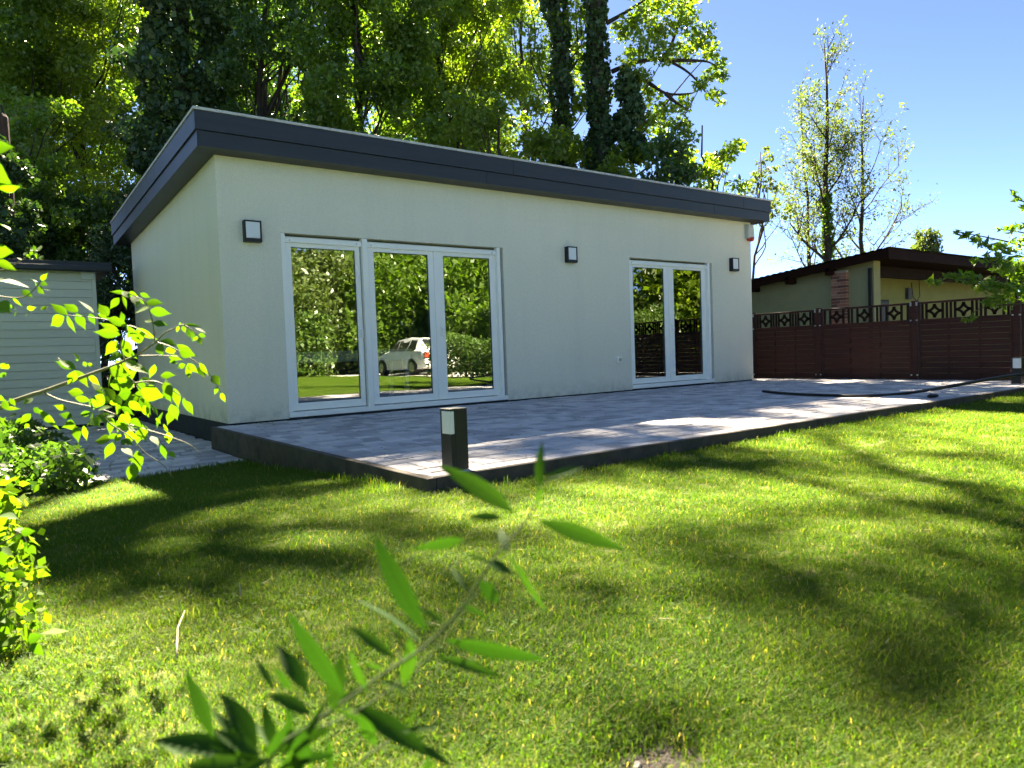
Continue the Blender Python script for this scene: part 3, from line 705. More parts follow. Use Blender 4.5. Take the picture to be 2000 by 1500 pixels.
# ------------------------------------------------------------------ neighbouring building
nb = empty('neighbour_building', (17, 2, -.42)); tag(nb, 'low olive-green building with dark brown overhanging roof behind the fence', 'building')
NX, NY0, NY1 = 14.35, .02, 8.0; NSL = -.1
def nz(y, dz=0): return 2.70 + NSL * (y + .49) + dz
MB().hexa([(NX, NY0, -.42), (NX + .3, NY0, -.42), (NX + .3, NY1, -.42), (NX, NY1, -.42), (NX, NY0, nz(NY0, -.15)), (NX + .3, NY0, nz(NY0, -.15)), (NX + .3, NY1, nz(NY1, -.15)), (NX, NY1, nz(NY1, -.15))]).build('gable_wall', MT['olive'], nb)
box('veranda_wall', NX + .301, 26, NY0 + 1.05, NY0 + 1.3, -.42, 2.42, MT['lime'], nb)
box('window', NX + 1.65, NX + 2.75, NY0 + 1.0, NY0 + 1.049, .95, 1.72, MT['roof_dark'], nb)
box('pane', NX + 1.70, NX + 2.70, NY0 + .99, NY0 + .999, 1.0, 1.67, MT['upvc_seal'], nb)
box('drain_pipe', NX - .07, NX - .005, NY0 + .03, NY0 + .10, -.42, 2.33, MT['rubber'], nb)
fb = box('meter_box', NX + 3.75, NX + 3.95, NY0 + .96, NY0 + 1.049, 1.75, 2.05, MT['upvc_seal'], nb)
MB().tube([(NX + 3.95, NY0 + .98, 2.2), (NX + 4.0, NY0 + .96, 1.8), (NX + 4.2, NY0 + .95, 1.70), (NX + 4.4, NY0 + .96, 1.85), (NX + 4.4, NY0 + .98, 2.3)], .012, 5).build('cable', MT['rubber'], nb)
def nslab(x0, x1, y0, y1, d0, d1):
    return [(x0, y0, nz(y0, d0)), (x1, y0, nz(y0, d0)), (x1, y1, nz(y1, d0)), (x0, y1, nz(y1, d0)), (x0, y0, nz(y0, d1)), (x1, y0, nz(y0, d1)), (x1, y1, nz(y1, d1)), (x0, y1, nz(y1, d1))]
nr = MB().hexa(nslab(14.03, 26.5, -.46, 8.4, -.14, -.05)).build('roof', MT['roof_brown'], nb)
MB().hexa(nslab(14.0, 14.028, -.49, 8.4, -.21, -.02)).build('barge_board', MT['roof_brown'], nr)
MB().hexa(nslab(14.029, 26.5, -.49, -.462, -.24, -.02)).build('fascia_board', MT['roof_brown'], nr)
MB().box(14.7, 26, .30, .42, 2.18, 2.44).build('beam', MT['fence_dark'], nr)
for k in range(4):
    y = .9 + k * 1.05; MB().hexa(nslab(14.0, 14.34, y, y + .10, -.30, -.145)).build('purlin_end', MT['roof_brown'], nr)
# corrugated sheets on top
nxw = 200; V = []; F = []
ysr = np.linspace(-.53, 8.45, nxw * 2)
for y in ysr:
    for x in (13.97, 26.6): V.append((x, y, nz(y, .012 + .008 * math.sin(y * 2 * math.pi / .177))))
for k in range(len(ysr) - 1): F.append((2 * k, 2 * k + 1, 2 * k + 3, 2 * k + 2))
MB().add(V, F).build('roof_sheet', MT['roof_dark'], nr)
# brick pier, every brick its own
pier = box('brick_pier', NX - .105, NX - .001, .62, .98, -.42, nz(.8, -.22), MT['mortar'], nb)
zc = -.40; row = 0
bmesh_ = {}
def brick_me(l, d, h):
    k = (round(l, 3), round(d, 3), round(h, 3))
    if k not in bmesh_:
        m = MB().box(-d / 2, d / 2, -l / 2, l / 2, 0, h); me = bpy.data.meshes.new('brick'); me.from_pydata(m.v, [], m.f); bmesh_[k] = me
    return bmesh_[k]
while zc < nz(.8, -.30):
    ly = [(.615, .765), (.775, .985)] if row % 2 else [(.615, .835), (.845, .985)]
    for (a, b) in ly:
        o = link('brick', brick_me(b - a, .116, .062), MT['brick'], pier); o.location = Vector(o.location) + Vector((NX - .0565 - rng.uniform(0, .004), (a + b) / 2, zc))
    zc += .073; row += 1

# ------------------------------------------------------------------ foliage tools
def unit(v): return v / np.maximum(np.linalg.norm(v, axis=-1, keepdims=True), 1e-9)
def leaf_quads(P, size, ratio=.52, droop=.25, seed=0):
    r = np.random.default_rng(seed); n = len(P)
    a = unit(r.normal(size=(n, 3)) + np.array([0, 0, -droop])); b = unit(np.cross(a, unit(r.normal(size=(n, 3)))))
    c = np.cross(a, b)
    s = (np.full(n, size) * np.clip(r.lognormal(-.08, .34, n), .4, 1.9))[:, None]
    V = np.empty((n, 4, 3)); V[:, 0] = P - a * s * .5; V[:, 2] = P + a * s * .5
    V[:, 1] = P + b * s * ratio * .5 + c * s * .06; V[:, 3] = P - b * s * ratio * .5 + c * s * .06
    return V.reshape(-1, 3)
def blob_pts(center, rad, n, r):
    d = unit(r.normal(size=(n, 3))); q = r.uniform(0, 1, (n, 1)) ** (1 / 2.2)
    return np.asarray(center) + d * q * np.asarray(rad)
def leaves_obj(name, P, size, mat, parent, ratio=.52, droop=.25, seed=0):
    V = leaf_quads(P, size, ratio, droop, seed); me = fast_mesh(name, V, 4, np.arange(len(V)))
    return link(name, me, mat, parent)
def wander(p0, p1, n=5, amp=.12, seed=0):
    r = np.random.default_rng(seed); p0, p1 = np.asarray(p0, float), np.asarray(p1, float); L_ = np.linalg.norm(p1 - p0); out = []
    for k in range(n + 1):
        t = k / n; q = p0 + (p1 - p0) * t
        if 0 < k < n: q = q + r.normal(0, amp * L_ / 4, 3) + np.array([0, 0, -.10 * L_ * math.sin(math.pi * t)])
        out.append(q)
    return out
class Tree:
    def __init__(s, name, label, base, top, r0, bark, leafmat, leaf, group=None, cat='tree', seed=0, ratio=.52):
        s.name, s.label, s.base, s.top, s.r0, s.bark, s.leafmat, s.leaf, s.group, s.cat, s.seed, s.ratio = name, label, np.asarray(base, float), np.asarray(top, float), r0, bark, leafmat, leaf, group, cat, seed, ratio
        s.r = np.random.default_rng(seed); s.clumps = []; s.P = []; s.extra = []; s.ivy = []
        n = 9; s.spine = [s.base + (s.top - s.base) * k / n + (s.r.normal(0, .10, 3) * np.array([1, 1, 0]) if 0 < k else 0) for k in range(n + 1)]
        s.limbs = []; s.dmul = 2.5; s.nmul = 1.6; s.ivy_leaf = .115
    def spine_at(s, t): t = min(max(t, 0), .999) * (len(s.spine) - 1); i = int(t); f = t - i; return s.spine[i] * (1 - f) + s.spine[i + 1] * f
    def clump(s, c, r, dens=1.0, limb=.4, flat=.8):
        c = np.asarray(c, float); n = int(dens * s.dmul * math.pi * r * r / (.30 * s.leaf ** 2)) + 4
        rad = np.array([r, r, r * flat]) * s.r.uniform(.8, 1.2, 3)
        s.P.append(blob_pts(c, rad, n, s.r))
        if s.r.uniform() < limb: s.limb_to(c)
    def limb_to(s, c, rr=None):
        h = (c[2] - s.base[2]) / max(s.top[2] - s.base[2], .1)
        t = min(max(h * s.r.uniform(.55, .85), .08), .97); p0 = s.spine_at(t)
        d = np.linalg.norm(c - p0); r1 = rr or min(.012 + .008 * d, s.r0 * .5)
        w_ = spline(wander(p0, c, 4, .14, s.r.integers(1 << 30)), 12); s.limbs.append((w_, np.linspace(r1, .006, len(w_))))
    def px(s, x0, x1, y0, y1, dist, n, r0, r1, dens=1.0, limb=.35, dj=1.2):
        for k in range(int(n * s.nmul)):
            x, y = s.r.uniform(x0, x1), s.r.uniform(y0, y1); d = dist + s.r.uniform(-dj, dj)
            s.clump(atd(x, y, d), s.r.uniform(r0, r1) * d / F_PX, dens, limb)
    def ivy_on(s, pts, rad, n, seed=1):
        r = np.random.default_rng(seed); pts = np.array(pts); rad = np.array(rad, float)
        t = r.uniform(0, len(pts) - 1.001, n); i = t.astype(int); f = (t - i)[:, None]
        c = pts[i] * (1 - f) + pts[i + 1] * f; R = rad[i] * (1 - f[:, 0]) + rad[i + 1] * f[:, 0]
        a = r.uniform(0, 2 * math.pi, n); lump = 1 + .28 * np.sin(c[:, 2] * 3.1 + a * 2) + .18 * np.sin(c[:, 2] * 7 + a * 3 + 1)
        q = R * lump * r.uniform(.72, 1.08, n)
        s.ivy.append(np.stack([c[:, 0] + q * np.cos(a), c[:, 1] + q * np.sin(a), c[:, 2] + r.normal(0, .06, n)], 1))
    def build(s):
        o = empty(s.name, s.base); tag(o, s.label, s.cat, s.group)
        m = MB(); m.tube(s.spine, [s.r0 * (1 - .78 * k / (len(s.spine) - 1)) * (1.25 if k == 0 else 1) for k in range(len(s.spine))], 8)
        for P, R in s.limbs: m.tube(P, list(R), 5, False)
        m.build('trunk', MT[s.bark], o, smooth=True)
        if s.P: leaves_obj('crown', np.concatenate(s.P), s.leaf, MT[s.leafmat], o, s.ratio, seed=s.seed + 5)
        if s.ivy: leaves_obj('ivy', np.concatenate(s.ivy), s.ivy_leaf, MT['leaf_ivy'], o, .85, .6, seed=s.seed + 9)
        return o
def at_ground(px, d, z=-.42): q = atd(px, 680, d); return np.array([q[0], q[1], z])
FG = 'woodland trees behind the house'
def forest(px, d, top_z, name, label, leafmat, leaf=.112, r0=.12, bark='bark_dark', lean=(0, 0), seed=0, group=FG):
    b = at_ground(px, d); t = b + np.array([lean[0], lean[1], top_z - b[2]]); return Tree(name, label, b, t, r0, bark, leafmat, leaf, group, 'tree', seed, .6)
# ---- the wood behind the house, left to right
T = {}
T['a'] = forest(-120, 20, 11, 'woodland_tree', 'dense tree at the far left edge behind the wooden post', 'leaf_mid', seed=1); T['a'].px(-330, 40, -130, 560, 20, 42, 30, 65, .8)
T['b'] = forest(70, 22, 12, 'woodland_tree', 'light green tree above the shed, left of the ivy-covered giant', 'leaf_yellow', seed=2); T['b'].px(-20, 200, -130, 430, 22, 46, 26, 55, .7)
T['c'] = forest(190, 25, 13, 'woodland_tree', 'yellow-green sunlit tree just left of the ivy-covered giant', 'leaf_yellow', seed=3); T['c'].px(90, 300, -130, 470, 25, 44, 22, 48, .65)
T['d'] = forest(375, 19.5, 20, 'ivy_clad_tree', 'massive tree trunk wrapped in dark ivy above the left roof corner', 'leaf_mid', r0=.30, lean=(.4, .2), seed=4); T['d'].ivy_leaf = .15
sp_ = T['d'].spine; T['d'].ivy_on(sp_[:7], [1.25, 1.3, 1.35, 1.25, 1.15, 1.0, .8], 36000, 4); T['d'].px(240, 480, -140, 330, 20, 10, 22, 40, .5)
T['e'] = forest(520, 19, 12, 'woodland_tree', 'dark green tree with crooked bare limbs right of the ivy-covered giant', 'leaf_dark', seed=5, lean=(.5, 0), r0=.16); T['e'].px(440, 650, -140, 330, 19, 40, 26, 52, .7, .6)
T['f'] = forest(715, 18, 20, 'woodland_tree', 'dense mid-green tree over the middle of the roof', 'leaf_mid', seed=6, r0=.15, lean=(.6, .8)); T['f'].px(600, 860, -140, 380, 18, 60, 28, 58, .9, .4)
T['g'] = forest(880, 20.5, 12, 'woodland_tree', 'yellow-green tree right of the roof middle with sunlit leaves', 'leaf_yellow', seed=7, r0=.2); T['g'].px(790, 1020, -140, 340, 20.5, 48, 26, 52, .75, .4)
T['h'] = forest(1040, 24, 14, 'woodland_tree', 'thin light green tree with sky showing through, left of the two ivy trunks', 'leaf_yellow', seed=8); T['h'].px(960, 1120, -140, 330, 24, 26, 20, 42, .5)
T['i'] = forest(1120, 18, 19, 'ivy_clad_tree', 'slender dark ivy-wrapped trunk, left of the pair above the roof', 'leaf_yellow', r0=.2, seed=9, lean=(-.35, .1)); T['i'].ivy_on(T['i'].spine[:7], [.45, .38, .30, .25, .24, .22, .20], 8000, 9); T['i'].px(1030, 1170, -120, 250, 18.6, 15, 20, 40, .5)
T['j'] = forest(1188, 17, 20, 'ivy_clad_tree', 'tall ivy-wrapped tree with long leafy limbs reaching right against the sky', 'leaf_yellow', r0=.24, seed=10, lean=(-.15, .1))
T['j'].ivy_on(T['j'].spine[:7], [.8, .62, .40, .26, .22, .21, .20], 11000, 10)
pj = [atd(x, y, 16.6) for x, y in ((1215, 250), (1235, 215), (1225, 170), (1240, 290))]
for q in pj: T['j'].ivy.append(blob_pts(q, (.30, .30, .42), 700, T['j'].r))
for (x, y, r_) in ((1250, 40, 34), (1290, 60, 30), (1335, 40, 32), (1372, 70, 30), (1390, 100, 24), (1345, 95, 34), (1300, 105, 30), (1255, 95, 34), (1405, 128, 20), (1412, 150, 16), (1385, 150, 18),
                   (1395, 185, 18), (1408, 200, 14), (1370, 165, 18), (1330, 8, 36), (1280, 10, 40), (1360, -30, 40), (1300, -50, 50), (1240, -40, 50), (1265, 180, 30), (1250, 150, 26), (1300, 215, 26),
                   (1335, 205, 22), (1290, 250, 32), (1330, 245, 26), (1265, 225, 30), (1345, 270, 24), (1240, 200, 22), (1255, 250, 26), (1215, 300, 26), (1260, 300, 26), (1225, 120, 20), (1220, 60, 30), (1210, -60, 50), (1180, -90, 60), (1150, 20, 30)):
    T['j'].clump(atd(x, y, 17 + T['j'].r.uniform(-.8, .8)), r_ * 17 / F_PX, .8, .10)
for P in (((1185, 45), (1215, 28), (1262, -2), (1300, -30)), ((1195, 140), (1240, 122), (1288, 116), (1318, 125), (1352, 148), (1385, 188), (1408, 205)), ((1215, 135), (1262, 158), (1300, 182), (1345, 183), (1365, 176)), ((1300, 118), (1312, 85), (1328, 40), (1340, 0)), ((1290, 117), (1340, 118), (1380, 120), (1400, 130)), ((1300, 182), (1320, 200), (1345, 215))):
    w_ = spline([atd(x, y, 16.9) for x, y in P], 5 * (len(P) - 1)); T['j'].limbs.append((w_, np.linspace(.06, .008, len(w_))))
T['k'] = forest(1000, 16.5, 6, 'understorey_tree', 'sunlit bushy understorey tree rising behind the roof left of the ivy trunks', 'leaf_yellow', seed=11, r0=.09); T['k'].px(880, 1170, 190, 420, 16.5, 34, 20, 42, .8)
T['l'] = forest(1292, 15.5, 5, 'dark_shrub', 'dark green shrub behind the roof right of the ivy trunks', 'leaf_dark', seed=12, r0=.08); T['l'].px(1255, 1345, 275, 440, 15.5, 15, 20, 34, .95)
T['m'] = forest(1390, 17.5, 6, 'bright_shrub', 'bright green shrub above the right half of the roof', 'leaf_yellow', seed=13, r0=.08); T['m'].px(1320, 1445, 285, 460, 17.5, 22, 16, 30, .6); T['m'].px(1180, 1260, 300, 420, 16, 8, 20, 30, .7)
T['n'] = forest(1492, 21, 6.2, 'young_tree', 'small thin tree just above the right roof end', 'leaf_sparse', seed=14, r0=.06, bark='bark')
for (x, y, r_) in ((1496, 290, 9), (1500, 308, 14), (1482, 318, 10), (1490, 335, 18), (1512, 330, 12), (1478, 350, 20), (1500, 362, 20), (1520, 372, 18), (1470, 375, 18), (1510, 400, 20), (1450, 372, 14), (1490, 420, 26), (1530, 420, 20)): T['n'].clump(atd(x, y, 21 + T['n'].r.uniform(-.4, .4)), r_ * 21 / F_PX, .45, .8)
T['o'] = forest(120, 17.5, 4.5, 'understorey_shrub', 'dark shady undergrowth shrub behind the shed roof', 'leaf_dark', seed=15, r0=.08); T['o'].px(-60, 260, 380, 640, 17.5, 34, 26, 50, .9); 
T['p'] = forest(236, 15.2, 4, 'ivy_bush', 'sunlit ivy bush in the gap between shed and house', 'leaf_ivy', seed=16, r0=.08); T['p'].leaf = .075; T['p'].px(200, 300, 455, 800, 15.3, 30, 20, 34, 1.1, .2, .5)
T['q'] = forest(30, 16, 6.5, 'ivy_bush', 'pale sunlit climbing bush beside the wooden post', 'leaf_mid', seed=17, r0=.10); T['q'].px(10, 130, 200, 480, 16.3, 22, 22, 40, .8)
T['s'] = Tree('ivy_bush', 'dark ivy bush covering the foot of the wooden post', (POSTP[0] + .1, POSTP[1] - .5, -.42), (POSTP[0], POSTP[1] - .4, 2.6), .05, 'bark_dark', 'leaf_ivy', .085, FG, 'bush', 18, .8); T['s'].px(-70, 60, 290, 640, 11.9, 30, 22, 38, 1.0, .2, .25)
# second row closing the wood
for k, (px, d, x0, x1, lm, lb) in enumerate(((-40, 32, -200, 200, 'leaf_mid', 'tall background tree deep in the wood on the left'), (330, 33, 150, 560, 'leaf_dark', 'tall background tree deep in the wood behind the ivy-covered giant'), (640, 31, 480, 800, 'leaf_mid', 'tall background tree deep in the wood behind the roof middle'), (860, 33, 740, 980, 'leaf_yellow', 'tall background tree deep in the wood behind the yellow-green tree'))):
    t_ = forest(px, d, 18, 'woodland_tree', lb, lm, .2, .3, seed=20 + k); t_.px(x0, x1, -140, 560, d, 46, 36, 68, .55, .3, 2); T['r%d' % k] = t_
# leaf clumps added high above the frame, shaped to dapple lawn and terrace
SHADE = [(500, 945, 330, 38, .9), (250, 990, 190, 34, .9), (640, 1000, 110, 34, 1.2), (180, 1040, 160, 34, 1.0), (330, 1170, 190, 30, .9), (590, 1125, 130, 24, .8), (150, 1190, 120, 26, .9), (760, 1030, 120, 26, 1.2),
         (930, 965, 190, 26, 1.5), (1110, 930, 120, 20, 1.1), (1420, 1075, 210, 52, 1.5), (1280, 1060, 90, 40, 1.1), (1690, 1000, 240, 30, 1.5), (1900, 985, 140, 26, 1.3), (1640, 925, 150, 13, 1.2), (1780, 1130, 240, 70, 1.4), (1950, 1170, 200, 110, 1.4), (1560, 1170, 150, 40, 1.0),
         (1860, 1330, 220, 110, 1.3), (1600, 1400, 150, 60, .9), (1170, 1180, 120, 40, .9), (1220, 1430, 170, 40, 1.2), (950, 1180, 120, 45, .8), (560, 1330, 150, 50, .9), (300, 1260, 130, 26, .8), (780, 1400, 160, 50, .8),
         (1250, 870, 330, 26, 1.5), (1000, 875, 260, 22, 1.2), (1430, 790, 180, 12, 1.4), (1600, 770, 110, 6, 1.2), (1560, 812, 170, 9, .9), (1720, 792, 120, 5, 1.2), (760, 880, 110, 12, 1.0), (1850, 862, 120, 7, .9), (60, 1120, 120, 20, .6), (1500, 880, 200, 9, .8), (1150, 885, 420, 34, .55), (1550, 800, 330, 26, .55), (1800, 765, 220, 16, .5), (1230, 838, 260, 18, 1.5), (1080, 862, 150, 16, 1.4), (1400, 812, 120, 9, 1.2), (1330, 856, 150, 9, 1.2), (1720, 1225, 260, 70, 1.2), (1480, 1200, 130, 45, .9), (1950, 1060, 160, 40, 1.0), (1700, 1340, 120, 50, .8)]
_rs = np.random.default_rng(123)
for _k in range(34):          # small random clumps added between the big ones to break up the sunlight
    _y = 905 + 560 * _rs.uniform() ** 1.3; _x = _rs.uniform(780, 1990)
    _s = (_y - 640) / 500; SHADE.append((_x, _y, _rs.uniform(35, 120) * (.6 + .5 * _s), _rs.uniform(9, 30) * (.35 + _s), _rs.uniform(.5, 1.2)))
SHADE += [(1120, 858, 90, 7, 1.2), (1290, 832, 80, 6, 1.2), (1450, 806, 80, 5, 1.0), (1380, 838, 90, 5, 1.2), (1560, 795, 90, 4, 1.0), (900, 893, 60, 8, 1.0), (1190, 868, 60, 5, 1.2), (1000, 885, 90, 8, 1.2)]
SU = SUN_TO / SUN_TO[2]
ups = [T['d'], T['f'], T['j'], T['i']]
for k, (cx, cy, rx, ry, od) in enumerate(SHADE):
    zz = 0.0 if (cx > 500 and cy < 900) else -.09
    c = onz(cx, cy, zz); u = onz(cx + rx, cy, zz) - c; v_ = (onz(cx, cy - ry, zz) - onz(cx, cy + ry, zz)) / 2
    t_ = 18.5 + (k * 7 % 5) * .7; C0 = c + SU * t_
    tr = min(ups, key=lambda q: np.hypot(*(q.spine[-1][:2] - C0[:2])))
    area = math.pi * np.linalg.norm(np.cross(u, v_)); n = int(od * area / (.30 * .13 ** 2) * (1.3 if zz == 0.0 else .56)) + 10
    a = tr.r.uniform(0, 2 * math.pi, n); q = .90 * np.sqrt(tr.r.uniform(0, 1, n)) * (1 + .22 * np.sin(3 * a + k) + .12 * np.sin(7 * a + 2 * k))
    P_ = C0 + np.outer(q * np.cos(a), u) + np.outer(q * np.sin(a), v_); P_ = P_ + np.outer(tr.r.normal(0, .22, n), SU)
    tr.extra.append(P_); tr.limbs.append((wander(tr.spine_at(.86), C0, 6, .12, k), np.linspace(.05, .010, 7)))
for t_ in T.values():
    o = t_.build()
    if t_.extra: leaves_obj('shade_clumps', np.concatenate(t_.extra), .13, MT['leaf_mid'], o, .6, 0, seed=t_.seed + 77)

# ---- sparse spring trees against the sky
def sparse_tree(name, label, base, height, r0, seed, spread=.55, leafn=9, ivy=None, leafmat='leaf_sparse', lsz=.12, group=None, start=.28, nlimb=13, keep=.76):
    r = np.random.default_rng(seed); m = MB(); LP = []
    o = empty(name, base); tag(o, label, 'tree', group)
    base = np.asarray(base, float); top = base + np.array([r.normal(0, .2), r.normal(0, .2), height])
    sp = [base + (top - base) * k / 8 + (r.normal(0, .06, 3) if 0 < k < 8 else 0) for k in range(9)]
    m.tube(sp, [r0 * (1 - .9 * k / 8) for k in range(9)], 7)
    def br(p, d, ln, rad, lev):
        n = 4; pts = [p]; q = p
        for k in range(n):
            d = unit(d + r.normal(0, .13, 3) + np.array([0, 0, .10])); q = q + d * ln / n; pts.append(q)
            if lev < 3 and k >= 0:
                for _ in range(1 if lev > 0 else 2):
                    if r.uniform() < keep:
                        s = unit(np.cross(d, r.normal(size=3))); br(q, unit(d * .75 + s * .75), ln * r.uniform(.36, .55), rad * .5, lev + 1)
        m.tube(pts, list(np.linspace(rad, rad * .35, n + 1)), 3 if lev > 0 else 5, False)
        if lev >= 2:
            nn = r.poisson(leafn); LP.append(pts[-1] + r.normal(0, .11, (nn, 3))); LP.append(pts[2] + r.normal(0, .08, (nn // 3, 3)))
    for k in range(nlimb):
        t = start + (1 - start) * (k + r.uniform(0, .8)) / nlimb; t = min(t, .97); i = int(t * 8); p = sp[i] + (sp[i + 1] - sp[i]) * (t * 8 - i)
        a = k * 2.4 + r.uniform(-.4, .4); ln = height * spread * .55 * (1.08 - t) ** .6
        br(p, unit(np.array([math.cos(a) * .75, math.sin(a) * .75, .75])), max(ln, .5), r0 * .40 * (1.1 - t), 0 if t < .75 else 1)
    br(sp[-2], np.array([0, 0, 1.]), height * .14, r0 * .2, 1)
    m.build('trunk', MT['bark_dark'], o, smooth=True)
    leaves_obj('crown', np.concatenate(LP), lsz, MT[leafmat], o, .5, 0.2, seed)
    if ivy:
        tt = r.uniform(0, ivy[0], ivy[2]); a = r.uniform(0, 6.28, ivy[2]); c = base + np.outer(tt, top - base)
        q = ivy[1] * (1 - .6 * tt / ivy[0]) * r.uniform(.6, 1.3, ivy[2]); c[:, 0] += q * np.cos(a); c[:, 1] += q * np.sin(a)
        leaves_obj('ivy', c, .11, MT['leaf_mid'], o, .8, .4, seed + 1)
SG = 'thin spring trees behind the neighbouring building'
def topz(px, py, d): return atd(px, py, d)[2]
sparse_tree('spring_tree', 'leftmost of the thin half-leafed spring trees, slender trunk', at_ground(1580, 24), topz(1590, 190, 24) + .42, .10, 31, .38, 5.0, lsz=.085, group=SG)
sparse_tree('spring_tree', 'tallest thin spring tree with ivy climbing its lower trunk', at_ground(1622, 22.5), topz(1630, 90, 22.5) + .42, .17, 32, .36, 6.5, (.55, .26, 2200), lsz=.085, group=SG, nlimb=15)
sparse_tree('spring_tree', 'rightmost thin spring tree with wide bare twigs', at_ground(1684, 23), topz(1695, 195, 23) + .42, .12, 33, .54, 4.2, lsz=.085, group=SG)
sparse_tree('distant_tree', 'small distant tree top peeking over the neighbouring roof', at_ground(1805, 40), topz(1803, 462, 40) + .42, .14, 34, .5, 10, lsz=.2)

# ---- overhanging tree on the right edge
ot = Tree('overhanging_tree', 'leafy tree overhanging the fence at the right edge of the picture', at_ground(2190, 8.6), atd(2170, 100, 8.6), .12, 'bark', 'leaf_mid', .095, None, 'tree', 41, .34)
for P in (((2180, 640), (2080, 590), (1990, 560), (1900, 545), (1830, 552)), ((2180, 560), (2090, 510), (1990, 478), (1920, 462), (1866, 453)), ((2175, 470), (2080, 430), (2010, 400), (1978, 378)), ((2180, 600), (2060, 590), (1980, 595), (1920, 600), (1890, 622)), ((2180, 520), (2080, 480), (2000, 455), (1950, 447))):
    w_ = spline([atd(x, y, 8.4) for x, y in P], 5 * (len(P) - 1)); ot.limbs.append((w_, np.linspace(.018, .003, len(w_))))
for (x, y, r_, dn) in ((1868, 453, 8, .9), (1885, 458, 10, .9), (1905, 466, 12, .9), (1925, 476, 16, .9), (1950, 482, 18, .9), (1975, 490, 22, 1), (1992, 470, 18, .8), (1955, 446, 9, .9), (1972, 448, 10, .9), (1992, 444, 12, .9), (1978, 378, 7, .9), (1986, 390, 9, .9), (1997, 405, 10, .9),
                     (1905, 508, 12, .8), (1935, 505, 18, 1), (1960, 520, 24, 1.2), (1985, 520, 26, 1.2), (1850, 540, 10, 1), (1870, 538, 14, 1.1), (1895, 545, 18, 1.2), (1920, 555, 22, 1.2), (1950, 560, 26, 1.2), (1980, 570, 28, 1.3), (1830, 552, 8, .9), (1815, 548, 7, .8), (1938, 590, 18, 1.1), (1965, 592, 20, 1), (1900, 622, 9, .8), (1885, 624, 7, .8),
                     (2020, 540, 40, 1.2), (2050, 480, 40, 1), (2060, 400, 45, .8), (2070, 580, 40, 1), (2110, 500, 55, 1), (2120, 350, 60, 1), (2160, 250, 70, 1), (2200, 420, 70, 1), (2230, 300, 70, 1), (2150, 150, 70, 1)):
    ot.clump(atd(x, y, 8.3 + ot.r.uniform(-.25, .25)), r_ * 8.3 / F_PX, dn * 1.2, .0, .7)
ot.build()
# ==PART4==
# ------------------------------------------------------------------ near plants with single leaves
def leaf_mesh(name, prof, fold=.16, curl=.10):
    """prof: half widths along the length (first and last 0); unit length along +Y, normal +Z"""
    V = []; F = []; n = len(prof) - 1
    for k, h in enumerate(prof):
        t = k / n; z = -curl * (t * t)
        V += [(-h, t, z + fold * h), (0, t, z), (h, t, z + fold * h)]
    for k in range(n):
        a = 3 * k; F += [(a, a + 1, a + 4, a + 3), (a + 1, a + 2, a + 5, a + 4)]
    me = bpy.data.meshes.new(name); me.from_pydata(V, [], F); me.polygons.foreach_set('use_smooth', [True] * len(F)); me.update(); return me
ASH = leaf_mesh('ash_leaflet', [.010, .10, .165, .200, .205, .180, .130, .068, .024, .002])
WIL = leaf_mesh('willow_leaf', [.006, .055, .092, .105, .10, .078, .045, .003], .2, .14)
BRD = leaf_mesh('broad_leaf', [.02, .24, .36, .38, .33, .22, .10, .004], .12, .12)
def put_leaf(parent, me, mat, b, t, wscale=1.0, name='leaf', tilt=.6, r=rng):
    b, t = np.asarray(b, float), np.asarray(t, float); y = t - b; ln = np.linalg.norm(y); y = y / ln
    n0 = unit(CAM - b) + r.normal(0, tilt, 3) + np.array([0, 0, .35]); z = n0 - y * n0.dot(y); z = z / np.linalg.norm(z); x = np.cross(y, z)
    if not me.materials: me.materials.append(mat)
    o = bpy.data.objects.new(name, me); COL.objects.link(o); o.parent = parent
    Mx = Matrix(((x[0] * ln * wscale, y[0] * ln, z[0] * ln, b[0] - parent.location[0]), (x[1] * ln * wscale, y[1] * ln, z[1] * ln, b[1] - parent.location[1]), (x[2] * ln * wscale, y[2] * ln, z[2] * ln, b[2] - parent.location[2]), (0, 0, 0, 1)))
    o.matrix_basis = Mx; return o
def px_leaves(parent, me, mat, data, scale, ox, oy, dist, dj, tilt=.5, wmul=1.0, dz=.03):
    for q in data:
        x0, y0, x1, y1 = q[:4]; w = (q[4] if len(q) > 4 else 1.0) * wmul * rng.uniform(.9, 1.12)
        d = dist + rng.uniform(-dj, dj)
        put_leaf(parent, me, mat, atd(ox + x0 / scale, oy + y0 / scale, d), atd(ox + x1 / scale, oy + y1 / scale, d + rng.uniform(-dz, dz)), w, tilt=tilt)
def px_stem(parent, name, pts, scale, ox, oy, dist, r0, r1, mat):
    P = [atd(ox + x / scale, oy + y / scale, dist + (q[0] if q else 0)) for x, y, *q in pts]
    if len(P) > 2: P = spline(P, 6 * (len(P) - 1))
    return MB().tube(P, list(np.linspace(r0, r1, len(P))), 7).build(name, mat, parent, smooth=True)
